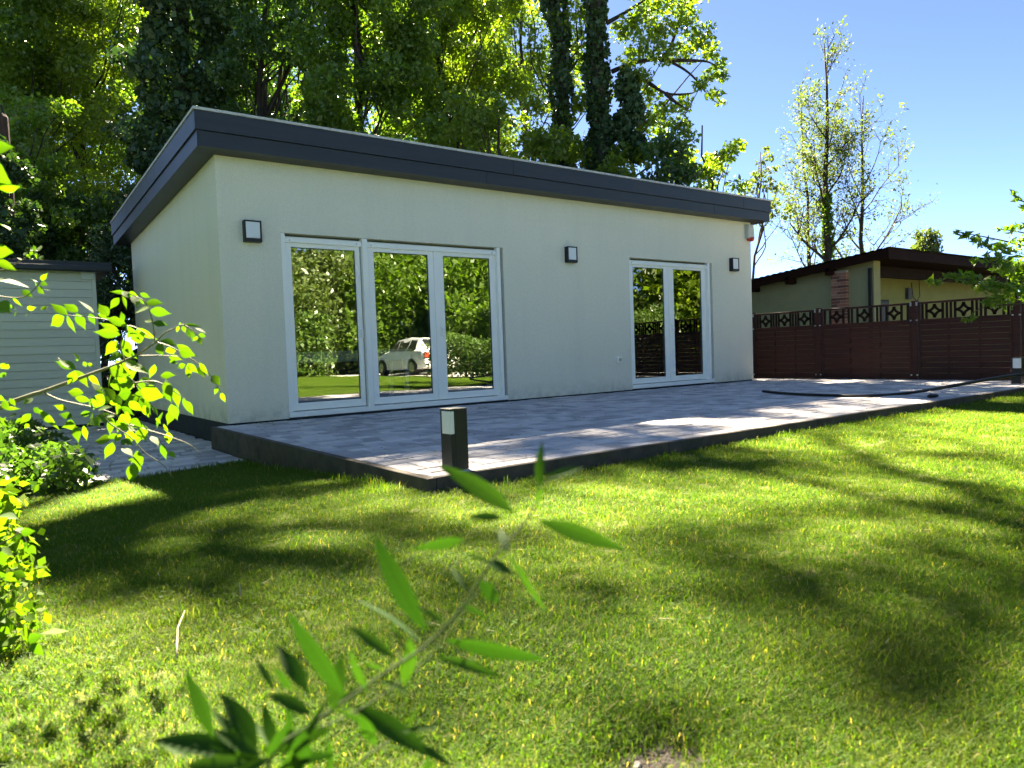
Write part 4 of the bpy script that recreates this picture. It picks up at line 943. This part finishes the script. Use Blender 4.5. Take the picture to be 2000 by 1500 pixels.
# ash sapling on the left
DA = 2.15
ab = atd(-150, 860, DA); ash = empty('ash_sapling', (ab[0], ab[1], gz(ab[0], ab[1]))); tag(ash, 'ash sapling with bright backlit leaflets reaching in from the left before the shed', 'sapling')
MB().tube([(ab[0], ab[1], gz(ab[0], ab[1])), (ab[0] + .02, ab[1], .4), (ab[0], ab[1] + .02, 1.0), (ab[0] - .03, ab[1] + .03, 1.7)], [.022, .02, .016, .008], 8).build('stem', MT['twig'], ash, smooth=True)
S2, O2X, O2Y = 5.174, 80, 540
S3 = 5.0
px_stem(ash, 'branch', [(-900, 1650), (-420, 1330), (-100, 1200), (0, 1170), (250, 1080), (520, 980), (700, 915), (830, 860), (990, 780), (1150, 670), (1250, 570), (1350, 525)], S2, O2X, O2Y, DA, .0075, .0018, MT['twig'])
for pts in ([(40, 1180), (200, 1250), (420, 1300), (600, 1340), (760, 1400), (850, 1470), (930, 1560)], [(850, 850), (800, 700), (860, 500), (620, 430), (265, 390)], [(1150, 670), (1130, 470), (1060, 270), (900, 180), (740, 150)],
            [(1160, 665), (1280, 700), (1400, 760), (1560, 860), (1690, 970), (1830, 1190)], [(1000, 805), (1200, 800), (1400, 810)], [(870, 500), (960, 520), (1150, 640)], [(1350, 525), (1440, 490), (1560, 570), (1610, 640)],
            [(700, 930), (860, 1000), (1000, 1130), (1100, 1280), (1150, 1380)], [(600, 1340), (690, 1480), (900, 1620), (1050, 1780), (1230, 1900), (1330, 2030)], [(900, 1500), (1100, 1560), (1300, 1620), (1500, 1700), (1620, 1800)], [(250, 1080), (330, 960), (170, 820)], [(930, 1080), (1150, 1060), (1330, 1150), (1480, 1260)]):
    px_stem(ash, 'twig', pts, S2, O2X, O2Y, DA, .0026, .0010, MT['twig'])
LA = [(265, 390, 85, 255), (235, 405, 75, 505), (265, 395, 345, 585, .6), (375, 360, 215, 265), (355, 372, 455, 540), (535, 370, 385, 225, 1.1), (490, 375, 545, 490), (680, 400, 575, 265, 1.1), (575, 380, 690, 430, .8), (840, 450, 800, 350), (865, 500, 640, 400, .8),
      (1060, 265, 1240, 262), (1090, 320, 925, 355), (1100, 345, 1320, 375), (1125, 455, 1035, 440), (1130, 465, 1290, 490), (870, 170, 690, 145, .6), (830, 150, 900, 215), (880, 165, 980, 198), (820, 200, 880, 330), (930, 195, 985, 310), (1000, 170, 1110, 215), (790, 215, 690, 330), (990, 225, 1050, 285),
      (800, 590, 515, 550), (790, 560, 570, 455, .8), (870, 500, 1010, 660, .7), (770, 650, 650, 800, 1.2), (830, 640, 930, 810), (830, 790, 650, 840, 1.2), (960, 520, 1180, 650, .6), (900, 560, 870, 640), (700, 420, 860, 500, .9),
      (1200, 650, 1370, 690), (1370, 690, 1570, 805, .8), (1180, 680, 1230, 800), (1260, 760, 1380, 735), (1400, 750, 1560, 800), (1290, 810, 1430, 840), (1290, 850, 1390, 880), (1460, 890, 1365, 925), (1470, 900, 1520, 1045), (1480, 880, 1590, 980), (1600, 910, 1650, 1020), (1600, 870, 1690, 1000, .6), (1730, 1000, 1810, 1100), (1790, 1110, 1750, 1200), (1820, 1170, 1860, 1280),
      (1410, 462, 1395, 492), (1390, 500, 1370, 570), (1440, 485, 1640, 500, .6), (1430, 500, 1460, 570), (1480, 530, 1510, 620), (1560, 520, 1685, 570, .8), (1530, 550, 1530, 650), (1590, 585, 1680, 610), (1590, 605, 1530, 655), (1600, 615, 1615, 690),
      (850, 880, 1120, 970), (690, 930, 900, 1000), (850, 860, 1000, 900, 1.3), (1000, 1030, 1180, 1085), (700, 1095, 920, 1060), (930, 1070, 750, 1050, 1.1), (1005, 1150, 1250, 1222, 1.25), (910, 1170, 755, 1200, 1.2), (990, 1225, 805, 1300, 1.3), (550, 1150, 655, 1190), (700, 1275, 550, 1215), (345, 1225, 520, 1260), (260, 1335, 115, 1300), (320, 1420, 175, 1385, 1.2), (395, 1400, 525, 1370), (510, 1430, 590, 1495, 1.2), (345, 1495, 230, 1490, 1.3), (1000, 1235, 1125, 1300, .8), (1040, 1280, 1080, 1420), (430, 1180, 240, 1160, .7), (350, 940, 160, 810, .6), (340, 930, 110, 850, .5), (350, 950, 270, 1110, 1.1), (360, 950, 480, 1120, .8), (480, 990, 600, 1110, .7), (400, 850, 320, 760), (380, 850, 345, 840, 1.3), (430, 860, 460, 920), (470, 880, 540, 910)]
px_leaves(ash, ASH, MT['leaf_ash'], LA, S2, O2X, O2Y, DA, .10, .38, 1.15)
LB = [(735, 860, 765, 1020), (815, 860, 850, 1010, .6), (735, 845, 618, 865, 1.2), (890, 780, 970, 860, 1.2), (1090, 985, 900, 1005), (1100, 1020, 1030, 1190, 1.2), (1340, 1100, 1360, 1315), (1310, 1220, 1270, 1430), (1180, 1000, 1300, 1035), (1190, 1070, 1310, 1150), (1360, 880, 1430, 1010, 1.3), (1480, 960, 1555, 1045), (1580, 1030, 1620, 1195, .8), (1640, 1110, 1725, 1170, 1.2), (1180, 780, 1260, 880), (1270, 800, 1410, 880), (1600, 840, 1640, 940), (1640, 920, 1650, 1045), (1520, 785, 1575, 840), (1600, 430, 1690, 590), (1700, 490, 1750, 690, .8), (1790, 580, 1845, 730, .6),
      (80, 250, 0, 310, 1.2), (60, 340, -10, 390), (320, 590, 215, 650, 1.3), (90, 590, 160, 670), (330, 680, 395, 745), (165, 745, 75, 770), (215, 785, 140, 830), (380, 700, 580, 900, .5), (300, 740, 190, 840, 1.1), (330, 840, 425, 945, 1.2), (0, 780, 100, 880, .8), (40, 690, 200, 690, .6), (20, 620, 90, 700), (-40, 560, 60, 620), (280, 840, 240, 880), (1250, 620, 1400, 720), (1180, 640, 1120, 760), (1400, 660, 1460, 780), (1480, 660, 1550, 760, .7), (1260, 1160, 1290, 1230), (1180, 940, 1110, 1030), (960, 700, 1090, 660), (1130, 760, 950, 770, .7)]
px_leaves(ash, ASH, MT['leaf_ash'], LB, S3, 0, 660, DA, .12, .42, 1.15)
LC = []
for k in range(46):
    x, y = rng.uniform(450, 1450), rng.uniform(560, 1650); a = rng.uniform(-.6, 2.2); l_ = rng.uniform(110, 210)
    if x > 1150 and (y < 1000 or y > 1500): continue
    LC.append((x, y, x + l_ * math.cos(a), y + l_ * math.sin(a)))
px_leaves(ash, ASH, MT['leaf_ash'], LC, S2, O2X, O2Y, DA + .12, .12, .6, 1.15)
# broad-leaved shoots at the upper left edge
DB = 1.55
bb = atd(-170, 700, DB); bl = empty('broadleaf_shoot', (bb[0], bb[1], gz(bb[0], bb[1]))); tag(bl, 'shoot with large round backlit leaves poking in at the left edge', 'sapling')
MB().tube([(bb[0], bb[1], gz(bb[0], bb[1])), (bb[0] + .02, bb[1], .5), (bb[0] + .03, bb[1] + .02, 1.0), (bb[0] + .05, bb[1] + .02, 1.5)], [.012, .010, .008, .004], 7).build('stem', MT['twig'], bl, smooth=True)
S1 = 4.167
px_leaves(bl, BRD, MT['leaf_ash'], [(-90, 130, 105, 100), (-60, 420, 148, 460, .8), (-60, 720, 96, 768), (-70, 960, 100, 965), (-80, 1190, 238, 1225, .95), (-40, 1040, 140, 1110, .6), (-60, 1400, 75, 1440, 1.0), (-120, 300, 60, 400)], S1, 0, 260, DB, .05, .35)
for p_ in ([(-700, 700), (-400, 300), (-90, 130)], [(-700, 800), (-400, 600), (-60, 420)], [(-700, 1200), (-300, 1180), (-80, 1190)], [(-700, 1250), (-300, 1020), (-60, 960)], [(-700, 1000), (-300, 800), (-60, 720)], [(-700, 1300), (-300, 1400), (-60, 1400)]):
    px_stem(bl, 'twig', p_, S1, 0, 260, DB, .003, .0012, MT['twig'])
px_leaves(bl, ASH, MT['leaf_ash'], [(240, 970, 275, 990, 1.2), (290, 960, 265, 905), (320, 960, 330, 905), (220, 990, 190, 965), (215, 985, 245, 1015), (180, 1030, 135, 1010, 1.2), (330, 1000, 345, 1030), (300, 990, 285, 1020), (290, 1210, 255, 1175), (280, 1200, 300, 1245), (330, 1200, 385, 1140), (330, 1220, 385, 1235), (310, 1250, 350, 1310), (340, 1270, 420, 1275, .5), (180, 1280, 260, 1330), (100, 1330, 180, 1420, .6), (50, 1380, 130, 1440, .6), (130, 1450, 120, 1490), (220, 1430, 290, 1420), (240, 1450, 200, 1490), (330, 1440, 400, 1400)], S1, 0, 260, 2.3, .15, .5)
px_stem(bl, 'twig', [(-400, 1250), (0, 1330), (200, 1330), (320, 1220), (330, 1190)], S1, 0, 260, 2.25, .003, .001, MT['twig']); px_stem(bl, 'twig', [(-400, 1200), (0, 1120), (180, 1030), (300, 960)], S1, 0, 260, 2.25, .003, .001, MT['twig'])
# yellow-green seedlings along the lower left edge
ob = onz(-40, 1250, -.09); sd = empty('edge_seedling', ob); tag(sd, 'yellow-green seedlings lit by the sun along the lower left edge of the lawn', 'seedling')
LD = [(170, 420, 280, 405, .9), (165, 410, 150, 365), (160, 420, 135, 480), (225, 520, 300, 595, .8), (225, 520, 180, 512), (0, 540, 122, 600), (-20, 570, 40, 690), (45, 755, -5, 800), (50, 750, 130, 815), (105, 745, 222, 775), (40, 850, 80, 875), (30, 1010, 122, 1012), (120, 1055, 205, 1085), (210, 1100, 282, 1118), (-10, 1100, 42, 1140), (-30, 1210, 118, 1185, 1.1), (10, 1190, 80, 1240), (130, 1225, 228, 1292, .9), (230, 1300, 328, 1258, .8), (255, 1320, 350, 1420, .9), (280, 1390, 392, 1490, .9), (-30, 290, 140, 280, .8), (-40, 340, 60, 300), (-30, 960, 30, 970), (-60, 1330, 110, 1360), (30, 1480, 120, 1560), (120, 1500, 60, 1620), (-30, 1650, 110, 1700, .9), (70, 1720, 40, 1830), (-40, 1900, 130, 1880, .8), (20, 2000, 160, 2040, .8), (-10, 2080, 100, 2130)]
px_leaves(sd, BRD, MT['leaf_ash'], LD, S1, 0, 940, 2.0, .12, .5, .85)
for p_ in ([(-200, 600), (60, 480), (170, 420), (225, 520)], [(-200, 900), (0, 800), (110, 745)], [(-200, 1200), (0, 1120), (120, 1060), (210, 1100)], [(-150, 1450), (60, 1340), (230, 1300), (280, 1390)], [(-200, 2000), (0, 1800), (60, 1650), (110, 1560)]):
    px_stem(sd, 'stem', p_, S1, 0, 940, 2.02, .003, .001, MT['twig'])
# willow shoot right in front of the lens
DW = .60; SW = 2.0; WX, WY = 250, 830
wb = onz(560, 2700, -.09); wl_ = empty('willow_shoot', wb); tag(wl_, 'blurred willow shoot with narrow leaves close to the lens at the bottom', 'shoot')
px_stem(wl_, 'stem', [(300, 2900, .1), (380, 2100, .05), (480, 1600), (560, 1300), (700, 1180), (840, 1085), (1010, 965), (1160, 865), (1290, 730), (1390, 580), (1470, 470), (1540, 395), (1600, 300), (1610, 240)], SW, WX, WY, DW, .0021, .0008, MT['stem_green'])
px_stem(wl_, 'stem', [(500, 2300, .08), (700, 1600, .06), (880, 1345, .05), (1000, 1250, .05), (1080, 1195, .05)], SW, WX, WY, DW, .0016, .0007, MT['stem_green'])
px_stem(wl_, 'twig', [(740, 1190), (960, 1080), (1160, 920), (1290, 760), (1400, 600)], SW, WX, WY, DW + .03, .0010, .0005, MT['stem_green'])
LW = [(1612, 262, 1600, 62, 1.3), (1510, 345, 1228, 138, 1.1), (1600, 372, 1952, 482, .95), (1465, 362, 1333, 350, 1.4), (1620, 215, 1785, 148, .9), (1315, 445, 1122, 490, 1.1), (1485, 500, 1450, 395, 1.6), (1395, 530, 1510, 572, 2.2), (1490, 505, 1636, 745, .5), (1370, 610, 1455, 695, 2.4), (1620, 240, 1590, 320, 1.3),
      (1165, 805, 938, 442, 1.1), (1150, 855, 902, 638, .8), (1235, 838, 1645, 935, .8), (1200, 905, 1485, 978, .7), (1045, 915, 868, 772, 1.2), (1080, 1020, 1120, 845, 1.9), (845, 1060, 618, 748, .9), (800, 1120, 830, 900, 1.9), (705, 1045, 582, 848, 1.4), (640, 1040, 578, 955, 1.2), (572, 1035, 498, 908, .9), (720, 1130, 560, 1040, 1.6), (1000, 950, 905, 932, 1.2),
      (880, 1095, 1205, 1285, 1.0), (520, 1275, 795, 1182, 1.5), (465, 1275, 95, 1212, 1.2), (505, 1255, 380, 1040, 1.9), (435, 1245, 330, 1098, 1.1), (335, 1225, 228, 958, 1.0), (905, 1130, 975, 1275, 1.3), (1105, 1180, 1112, 1100, 2.0), (230, 1300, 112, 1208, 1.0), (690, 1190, 650, 1400, 2.2), (1150, 1250, 1260, 1335, 1.1), (1060, 1200, 1220, 1165, .6), (620, 1300, 560, 1480, 1.5), (780, 1230, 800, 1400, 1.0), (1180, 1290, 1150, 1420, 1.2), (560, 1300, 350, 1400, 1.2)]
LW += [(600, 1290, 470, 1130, .8), (640, 1230, 620, 1060, .8), (690, 1210, 780, 1060, .7), (560, 1320, 300, 1290, .9), (760, 1150, 900, 1010, .8), (930, 1030, 860, 900, .9), (980, 1000, 1130, 1040, .8), (1100, 900, 1010, 760, .8), (1240, 780, 1130, 700, .9), (1300, 700, 1420, 760, .8), (1330, 660, 1260, 540, .9), (1420, 540, 1330, 500, .8), (620, 1260, 700, 1400, .9), (500, 1310, 420, 1420, .9), (820, 1110, 960, 1190, .7), (400, 1290, 250, 1240, .8), (520, 1290, 330, 1180, 1.3), (580, 1280, 520, 1080, 1.2), (650, 1250, 760, 1120, 1.2), (470, 1320, 200, 1330, 1.3), (600, 1310, 800, 1290, 1.3), (540, 1300, 640, 1150, 1.1), (430, 1300, 420, 1150, 1.2)]
px_leaves(wl_, WIL, MT['leaf_willow'], LW, SW, WX, WY, DW, .035, .45, .92, .02)
# ground-cover shrub beside the path
sh = empty('ground_cover_shrub', (-2.3, -1.2, -.25)); tag(sh, 'low leafy ground-cover shrub at the left edge of the path', 'shrub')
r_ = np.random.default_rng(55); Pq = []
for k in range(95):
    x = r_.uniform(-3.6, -1.70); y = r_.uniform(-3.0, 2.6)
    if x > -1.9 and y < -2.3: continue
    h = .28 * (1 - .5 * max(0, (x + 2.3) / .6)); Pq.append(blob_pts((x, y, -.22 + h * r_.uniform(.4, 1)), (.26, .26, .20), 330, r_))
so_ = leaves_obj('foliage', np.concatenate(Pq), .062, MT['leaf_dark'], sh, .6, -.3, 56); 
m = MB()
for k in range(60):
    x = r_.uniform(-3.4, -1.85); y = r_.uniform(-2.3, 2.5); m.tube([(x, y, -.3), (x + r_.normal(0, .08), y + r_.normal(0, .08), .12)], [.006, .002], 4, False)
m.build('stems', MT['twig'], sh)
ls = empty('leafy_bush', (-3.2, -4.2, -.2)); tag(ls, 'lit leafy bush hugging the left edge in front of the shrub', 'bush')
Pq = [blob_pts((r_.uniform(-3.9, -2.75), r_.uniform(-5.0, -2.4), r_.uniform(-.1, .5)), (.26, .26, .22), 240, r_) for k in range(26)]
leaves_obj('foliage', np.concatenate(Pq), .07, MT['leaf_yellow'], ls, .6, -.2, 57)
m = MB()
for k in range(26):
    x = r_.uniform(-3.8, -2.85); y = r_.uniform(-4.9, -2.6); m.tube([(x, y, -.25), (x + r_.normal(0, .1), y + r_.normal(0, .1), .45)], [.008, .002], 4, False)
m.build('stems', MT['twig'], ls)
es = empty('edge_bush', ob); tag(es, 'tangle of small sunlit leaves at the lower left edge of the lawn', 'bush')
Pq = [blob_pts(atd(r_.uniform(-120, 45), r_.uniform(960, 1480), r_.uniform(2.0, 2.5)), (.10, .10, .07), 34, r_) for k in range(60)]
leaves_obj('foliage', np.concatenate(Pq), .038, MT['leaf_ash_small'], es, .6, -.3, 58)
m = MB()
for k in range(30):
    q = atd(r_.uniform(-100, 30), r_.uniform(1000, 1450), 2.25); m.tube([(q[0] - .05, q[1], gz(q[0], q[1])), q], [.003, .001], 4, False)
m.build('stems', MT['twig'], es)
# clover and small weeds in the lawn
r_ = np.random.default_rng(91); V = []; F = []
cent = [(r_.uniform(-2.4, 1.6), r_.uniform(-7.6, -5.0), r_.uniform(.04, .16), int(r_.uniform(6, 26))) for _ in range(70)] + [(r_.uniform(0, 7), r_.uniform(-8, -5.2), r_.uniform(.06, .25), int(r_.uniform(8, 30))) for _ in range(50)]
cent += [(-1.78, -5.72, .10, 30), (-1.95, -6.15, .10, 40), (-1.6, -5.9, .08, 20)]
for (cx, cy, sp_c, n) in cent:
    for _ in range(n):
        x, y = cx + r_.normal(0, sp_c), cy + r_.normal(0, sp_c); z = gz(x, y) + r_.uniform(.012, .034); a0 = r_.uniform(0, 6.28); s = r_.uniform(.004, .0085)
        if np.hypot((x + 1.2) / .15, (y + 7.37) / .11) < 1 or y > -4.95: continue
        for q in range(3):
            a = a0 + q * 2.094; o = len(V); ux, uy = math.cos(a), math.sin(a); vx, vy = -uy, ux; dz = r_.uniform(-.3, .5) * s
            V += [(x, y, z), (x + ux * s * .7 + vx * s * .55, y + uy * s * .7 + vy * s * .55, z + dz), (x + ux * s * 1.4, y + uy * s * 1.4, z + dz * 1.4), (x + ux * s * .7 - vx * s * .55, y + uy * s * .7 - vy * s * .55, z + dz)]; F.append((o, o + 1, o + 2, o + 3))
tag(MB().add(V, F).build('clover', MT['leaf_clover']), 'small clover leaves and weeds growing among the grass', kind='stuff')
V = []; F = []
for k in range(90):
    x, y = r_.uniform(-2.4, 3.5), r_.uniform(-7.7, -5.0); z = gz(x, y) + r_.uniform(.012, .03); a = r_.uniform(0, 6.28); l_ = r_.uniform(.02, .07); o = len(V); dx, dy = math.cos(a) * l_, math.sin(a) * l_; w = .0012
    V += [(x - dy / l_ * w, y + dx / l_ * w, z), (x + dy / l_ * w, y - dx / l_ * w, z), (x + dx, y + dy, z + r_.uniform(-.006, .012))]; F.append((o, o + 1, o + 2))
tag(MB().add(V, F).build('dry_straw', MT['twig_pale']), 'pale dry straws lying in the grass', kind='stuff')
# small finds in the grass
def rock(name, c, s, label, seed):
    r = np.random.default_rng(seed); bm = bmesh.new(); bmesh.ops.create_icosphere(bm, subdivisions=2, radius=1)
    for v in bm.verts: v.co = Vector((v.co.x * s[0], v.co.y * s[1], v.co.z * s[2])) * (1 + r.normal(0, .10))
    me = bpy.data.meshes.new(name); bm.to_mesh(me); bm.free(); o = link(name, me, MT['stone']); o.location = c; o.rotation_euler = r.uniform(0, 3, 3); tag(o, label, 'stone')
sc_ = onz(1172, 1455, -.12); rock('stone', (sc_[0], sc_[1], -.117), (.015, .011, .010), 'pale pinkish stone at the edge of the bare soil patch', 3)
sc_ = onz(1245, 1497, -.125); rock('stone', (sc_[0], sc_[1], -.125), (.016, .010, .008), 'small whitish stone at the bottom of the bare soil patch', 4)
sp_m = []; 
V = []; F = []; n = 22
for j in range(n + 1):
    for i in range(n + 1):
        x = -1.20 + (i / n - .5) * .34; y = -7.37 + (j / n - .5) * .26; V.append((x, y, gz(x, y) + .004 + rng.normal(0, .0035)))
for j in range(n):
    for i in range(n):
        x = -1.20 + ((i + .5) / n - .5) * .34; y = -7.37 + ((j + .5) / n - .5) * .26
        if np.hypot((x + 1.2) / .15, (y + 7.38) / .11) < 1.0 + .12 * math.sin(i * 1.7 + j): F.append((j * (n + 1) + i, j * (n + 1) + i + 1, (j + 1) * (n + 1) + i + 1, (j + 1) * (n + 1) + i))
tag(MB().add(V, F).build('soil_patch', MT['soil'], smooth=True), 'bare dark soil patch in the lawn at the bottom', kind='structure')
q0 = onz(345, 1285, -.07); q1 = onz(348, 1240, -.07); q2 = onz(362, 1212, -.06)
tag(MB().tube([q0, q0 * .5 + q1 * .5 + (0, 0, .012), q1 + (0, 0, .02), q2 + (0, 0, .03)], [.0028, .0030, .0026, .0014], 6).build('dead_twig', MT['twig_pale'], smooth=True), 'pale dry twig lying in the grass at lower left', 'twig')
q0 = onz(470, 1165, -.07); q1 = onz(468, 1150, -.05)
tag(MB().tube([q0, q1 + (0, 0, .02)], [.003, .002], 6).build('grass_stub', MT['twig_pale']), 'short pale stub sticking out of the grass at left', 'twig')

LEFT = []
# ------------------------------------------------------------------ garden behind the viewpoint (mirrored in the glass)
drive = box('driveway', 10.9, 16, -30, -6, -.2, -.075, MT['gravel']); tag(drive, 'pale gravel driveway on the far side of the lawn', kind='structure')
def foliage_box(name, label, x0, x1, y0, y1, z0, z1, n, size, mat, cat, seed):
    r = np.random.default_rng(seed); o = empty(name, ((x0 + x1) / 2, (y0 + y1) / 2, z0)); tag(o, label, cat)
    P = np.stack([r.uniform(x0, x1, n), r.uniform(y0, y1, n), z0 + (z1 - z0) * r.uniform(0, 1, n) ** .8], 1); P += r.normal(0, .07, P.shape)
    P[:, 2] += .12 * np.sin(P[:, 0] * 2.1 + P[:, 1] * 1.7)
    leaves_obj('foliage', P, size, MT[mat], o, .6, 0, seed)
    m = MB()
    for k in range(14): x, y = r.uniform(x0, x1), r.uniform(y0, y1); m.tube([(x, y, -.3), (x + .1, y, z1 * .7)], [.02, .006], 4, False)
    m.build('stems', MT['bark'], o)
foliage_box('hedge', 'leafy green hedge reflected in the third pane of the wide door', 10.3, 11.1, -13.6, -9.2, -.1, 1.25, 9000, .09, 'leaf_hedge', 'hedge', 61)
foliage_box('hedge', 'far hedge running along the back of the garden', -10, 10.3, -22.5, -21.2, -.1, 2.6, 14000, .2, 'leaf_hedge', 'hedge', 62)
for k, (x, y, h, rc) in enumerate(((-5.9, 2.2, 4.8, 1.9), (-6.2, -1.8, 4.6, 1.9), (-7.0, -6.5, 3.6, 1.7))): LEFT.append((x, y, h, rc))  # unseen trees added on the left to block sky light from the side wall
foliage_box('garden_bush', 'round bush reflected in the narrow door', 13.4, 15.4, -8.2, -6.2, -.1, 1.9, 5000, .09, 'leaf_hedge', 'bush', 63)
def garden_tree(x, y, h, rc, label, leafmat, bark, seed, name='garden_tree', z0=.03, leaf=.24, n=30, r0=.15, dens=.9):
    t = Tree(name, label, (x, y, -.42), (x, y, h * .92), r0, bark, leafmat, leaf, 'trees on the far side of the garden', 'tree', seed)
    for k in range(n):
        zz = h * (z0 + (1 - z0) * (k + .5) / n); w_ = rc * math.sin(math.pi * min(.93, .22 + .75 * (zz / h - z0) / (1 - z0))) ** .7
        a = k * 2.4; q = w_ * math.sqrt(t.r.uniform(.1, 1)); t.clump((x + q * math.cos(a), y + q * math.sin(a), zz), rc * t.r.uniform(.38, .55), dens, .5)
    t.build()
for (x, y, h, rc, lb, lm, bk, sd_, nm) in ((4.5, -26, 5.6, 3.0, 'drooping birch left of the far hedge, behind the viewpoint', 'leaf_birch', 'bark_birch', 71, 'birch_tree'), (8.0, -24, 5.6, 2.8, 'birch behind the parked car', 'leaf_birch', 'bark_birch', 72, 'birch_tree'), (11.5, -27, 5.8, 3.0, 'birch at the end of the driveway', 'leaf_birch', 'bark_birch', 73, 'birch_tree'),
        (17.5, -22, 5.4, 2.8, 'dark tree right of the driveway', 'leaf_dark', 'bark_dark', 74, 'garden_tree'), (17.5, -15, 4.6, 2.4, 'bushy green tree beside the driveway', 'leaf_mid', 'bark', 75, 'garden_tree'), (19.5, -9.5, 4.6, 2.5, 'broad tree reflected in the narrow door', 'leaf_yellow', 'bark', 76, 'garden_tree'), (-1, -27, 5.2, 3.2, 'leafy tree far behind the viewpoint', 'leaf_mid', 'bark', 77, 'garden_tree'), (25, -13, 5.4, 3.0, 'large tree beyond the neighbouring garden', 'leaf_mid', 'bark', 78, 'garden_tree'), (1.8, -30, 6, 3.2, 'second row birch behind the hedge', 'leaf_birch', 'bark_birch', 79, 'birch_tree'), (14.5, -31, 6.4, 3.4, 'dense tree closing the driveway', 'leaf_mid', 'bark', 80, 'garden_tree')):
    garden_tree(x, y, h, rc, lb, lm, bk, sd_, nm)
for (x, y, h, rc), lb, sd_ in zip(LEFT, ('leafy tree added left of the shed to darken the side wall, outside the picture', 'leafy tree added left of the path to darken the side wall, outside the picture', 'leafy tree added left of the lawn to darken the side wall, outside the picture'), (81, 82, 83)): garden_tree(x, y, h, rc, lb, 'leaf_mid', 'bark', sd_)
for (x, y, h, rc), lb, sd_ in zip(((6.3, -29, 6, 3.2), (9.8, -31, 6.2, 3.4), (15.6, -24.5, 6, 3.2), (20.5, -17.5, 5, 2.8), (15.8, -18.5, 4.8, 2.2)), ('dense tree filling the gap between the birches', 'dense tree behind the birches', 'round tree beyond the parked car', 'dense tree far right of the driveway', 'small round tree beside the parked car'), (84, 85, 86, 87, 88)): garden_tree(x, y, h, rc, lb, 'leaf_mid', 'bark', sd_)
# white estate car on the driveway
car = empty('parked_car', (12.2, -17.6, -.07)); tag(car, 'white parked car on the driveway, mirrored in the middle pane of the wide door', 'car')
CZ = -.07; CXc = 12.2; CY0 = -19.75   # nose at CY0, tail at CY0+4.3
ST = [(0.0, .35, .62, .66, .62, .60), (.12, .28, .74, .78, .80, .70), (.9, .22, .86, .92, .88, .74), (1.25, .22, .90, 1.02, .89, .72), (1.95, .22, .93, 1.44, .90, .60), (2.7, .22, .94, 1.50, .90, .60), (3.6, .22, .95, 1.46, .90, .60), (4.12, .26, .93, 1.12, .88, .66), (4.30, .34, .80, .86, .82, .74)]
V = []; F = []
for (s, zl, zbelt, zt, hw, ht) in ST:
    y = CY0 + s
    for (hx, z) in ((-hw * .94, zl), (-hw, (zl + zbelt) / 2), (-hw * .97, zbelt), (-ht, zt - .03), (-ht * .7, zt), (ht * .7, zt), (ht, zt - .03), (hw * .97, zbelt), (hw, (zl + zbelt) / 2), (hw * .94, zl)): V.append((CXc + hx, y, CZ + z))
for k in range(len(ST) - 1):
    for q in range(10): F.append((k * 10 + q, k * 10 + (q + 1) % 10, (k + 1) * 10 + (q + 1) % 10, (k + 1) * 10 + q))
F += [tuple(range(9, -1, -1)), tuple((len(ST) - 1) * 10 + q for q in range(10))]
body = MB().add(V, F).build('body', MT['car_paint'], car, smooth=False)
def sidewin(y0, y1, y2, y3, sx):   # belt y0..y1, roof y2..y3
    def X(z): t = (z - .96) / .46; return CXc + sx * ((.885 * (1 - t) + .60 * t) + .006)
    m = MB(); P = [(X(.97), y0, .97), (X(.97), y1, .97), (X(1.38), y3, 1.38), (X(1.38), y2, 1.38)]
    m.hexa([(p[0], p[1], p[2] + CZ) for p in P] + [(p[0] + sx * .008, p[1], p[2] + CZ) for p in P]); m.build('side_window', MT['car_glass'], car)
for sx in (-1, 1):
    sidewin(CY0 + 1.45, CY0 + 2.15, CY0 + 1.98, CY0 + 2.15, sx); sidewin(CY0 + 2.22, CY0 + 3.0, CY0 + 2.22, CY0 + 2.98, sx); sidewin(CY0 + 3.07, CY0 + 3.78, CY0 + 3.06, CY0 + 3.5, sx)
MB().hexa([(CXc - .74, CY0 + 1.28, CZ + 1.05), (CXc + .74, CY0 + 1.28, CZ + 1.05), (CXc + .60, CY0 + 1.86, CZ + 1.40), (CXc - .60, CY0 + 1.86, CZ + 1.40), (CXc - .74, CY0 + 1.26, CZ + 1.07), (CXc + .74, CY0 + 1.26, CZ + 1.07), (CXc + .60, CY0 + 1.84, CZ + 1.42), (CXc - .60, CY0 + 1.84, CZ + 1.42)]).build('windscreen', MT['car_glass'], car)
MB().hexa([(CXc - .62, CY0 + 4.13, CZ + 1.10), (CXc + .62, CY0 + 4.13, CZ + 1.10), (CXc + .56, CY0 + 3.72, CZ + 1.40), (CXc - .56, CY0 + 3.72, CZ + 1.40), (CXc - .62, CY0 + 4.16, CZ + 1.12), (CXc + .62, CY0 + 4.16, CZ + 1.12), (CXc + .56, CY0 + 3.75, CZ + 1.42), (CXc - .56, CY0 + 3.75, CZ + 1.42)]).build('rear_window', MT['car_glass'], car)
for y in (CY0 + .85, CY0 + 3.45):
    for sx in (-1, 1):
        wh = MB().tube([(CXc + sx * .70, y, CZ + .33), (CXc + sx * .91, y, CZ + .33)], .33, 20).build('wheel', MT['rubber'], car); MB().tube([(CXc + sx * .905, y, CZ + .33), (CXc + sx * .925, y, CZ + .33)], .20, 14).build('rim', MT['alu'], wh)
for sx in (-1, 1):
    box('tail_light', CXc + sx * .72 - .10, CXc + sx * .72 + .10, CY0 + 4.24, CY0 + 4.33, CZ + .72, CZ + .90, MT['siren_red'], car); box('headlight', CXc + sx * .56 - .14, CXc + sx * .56 + .14, CY0 - .02, CY0 + .10, CZ + .60, CZ + .72, MT['diffuser'], car)
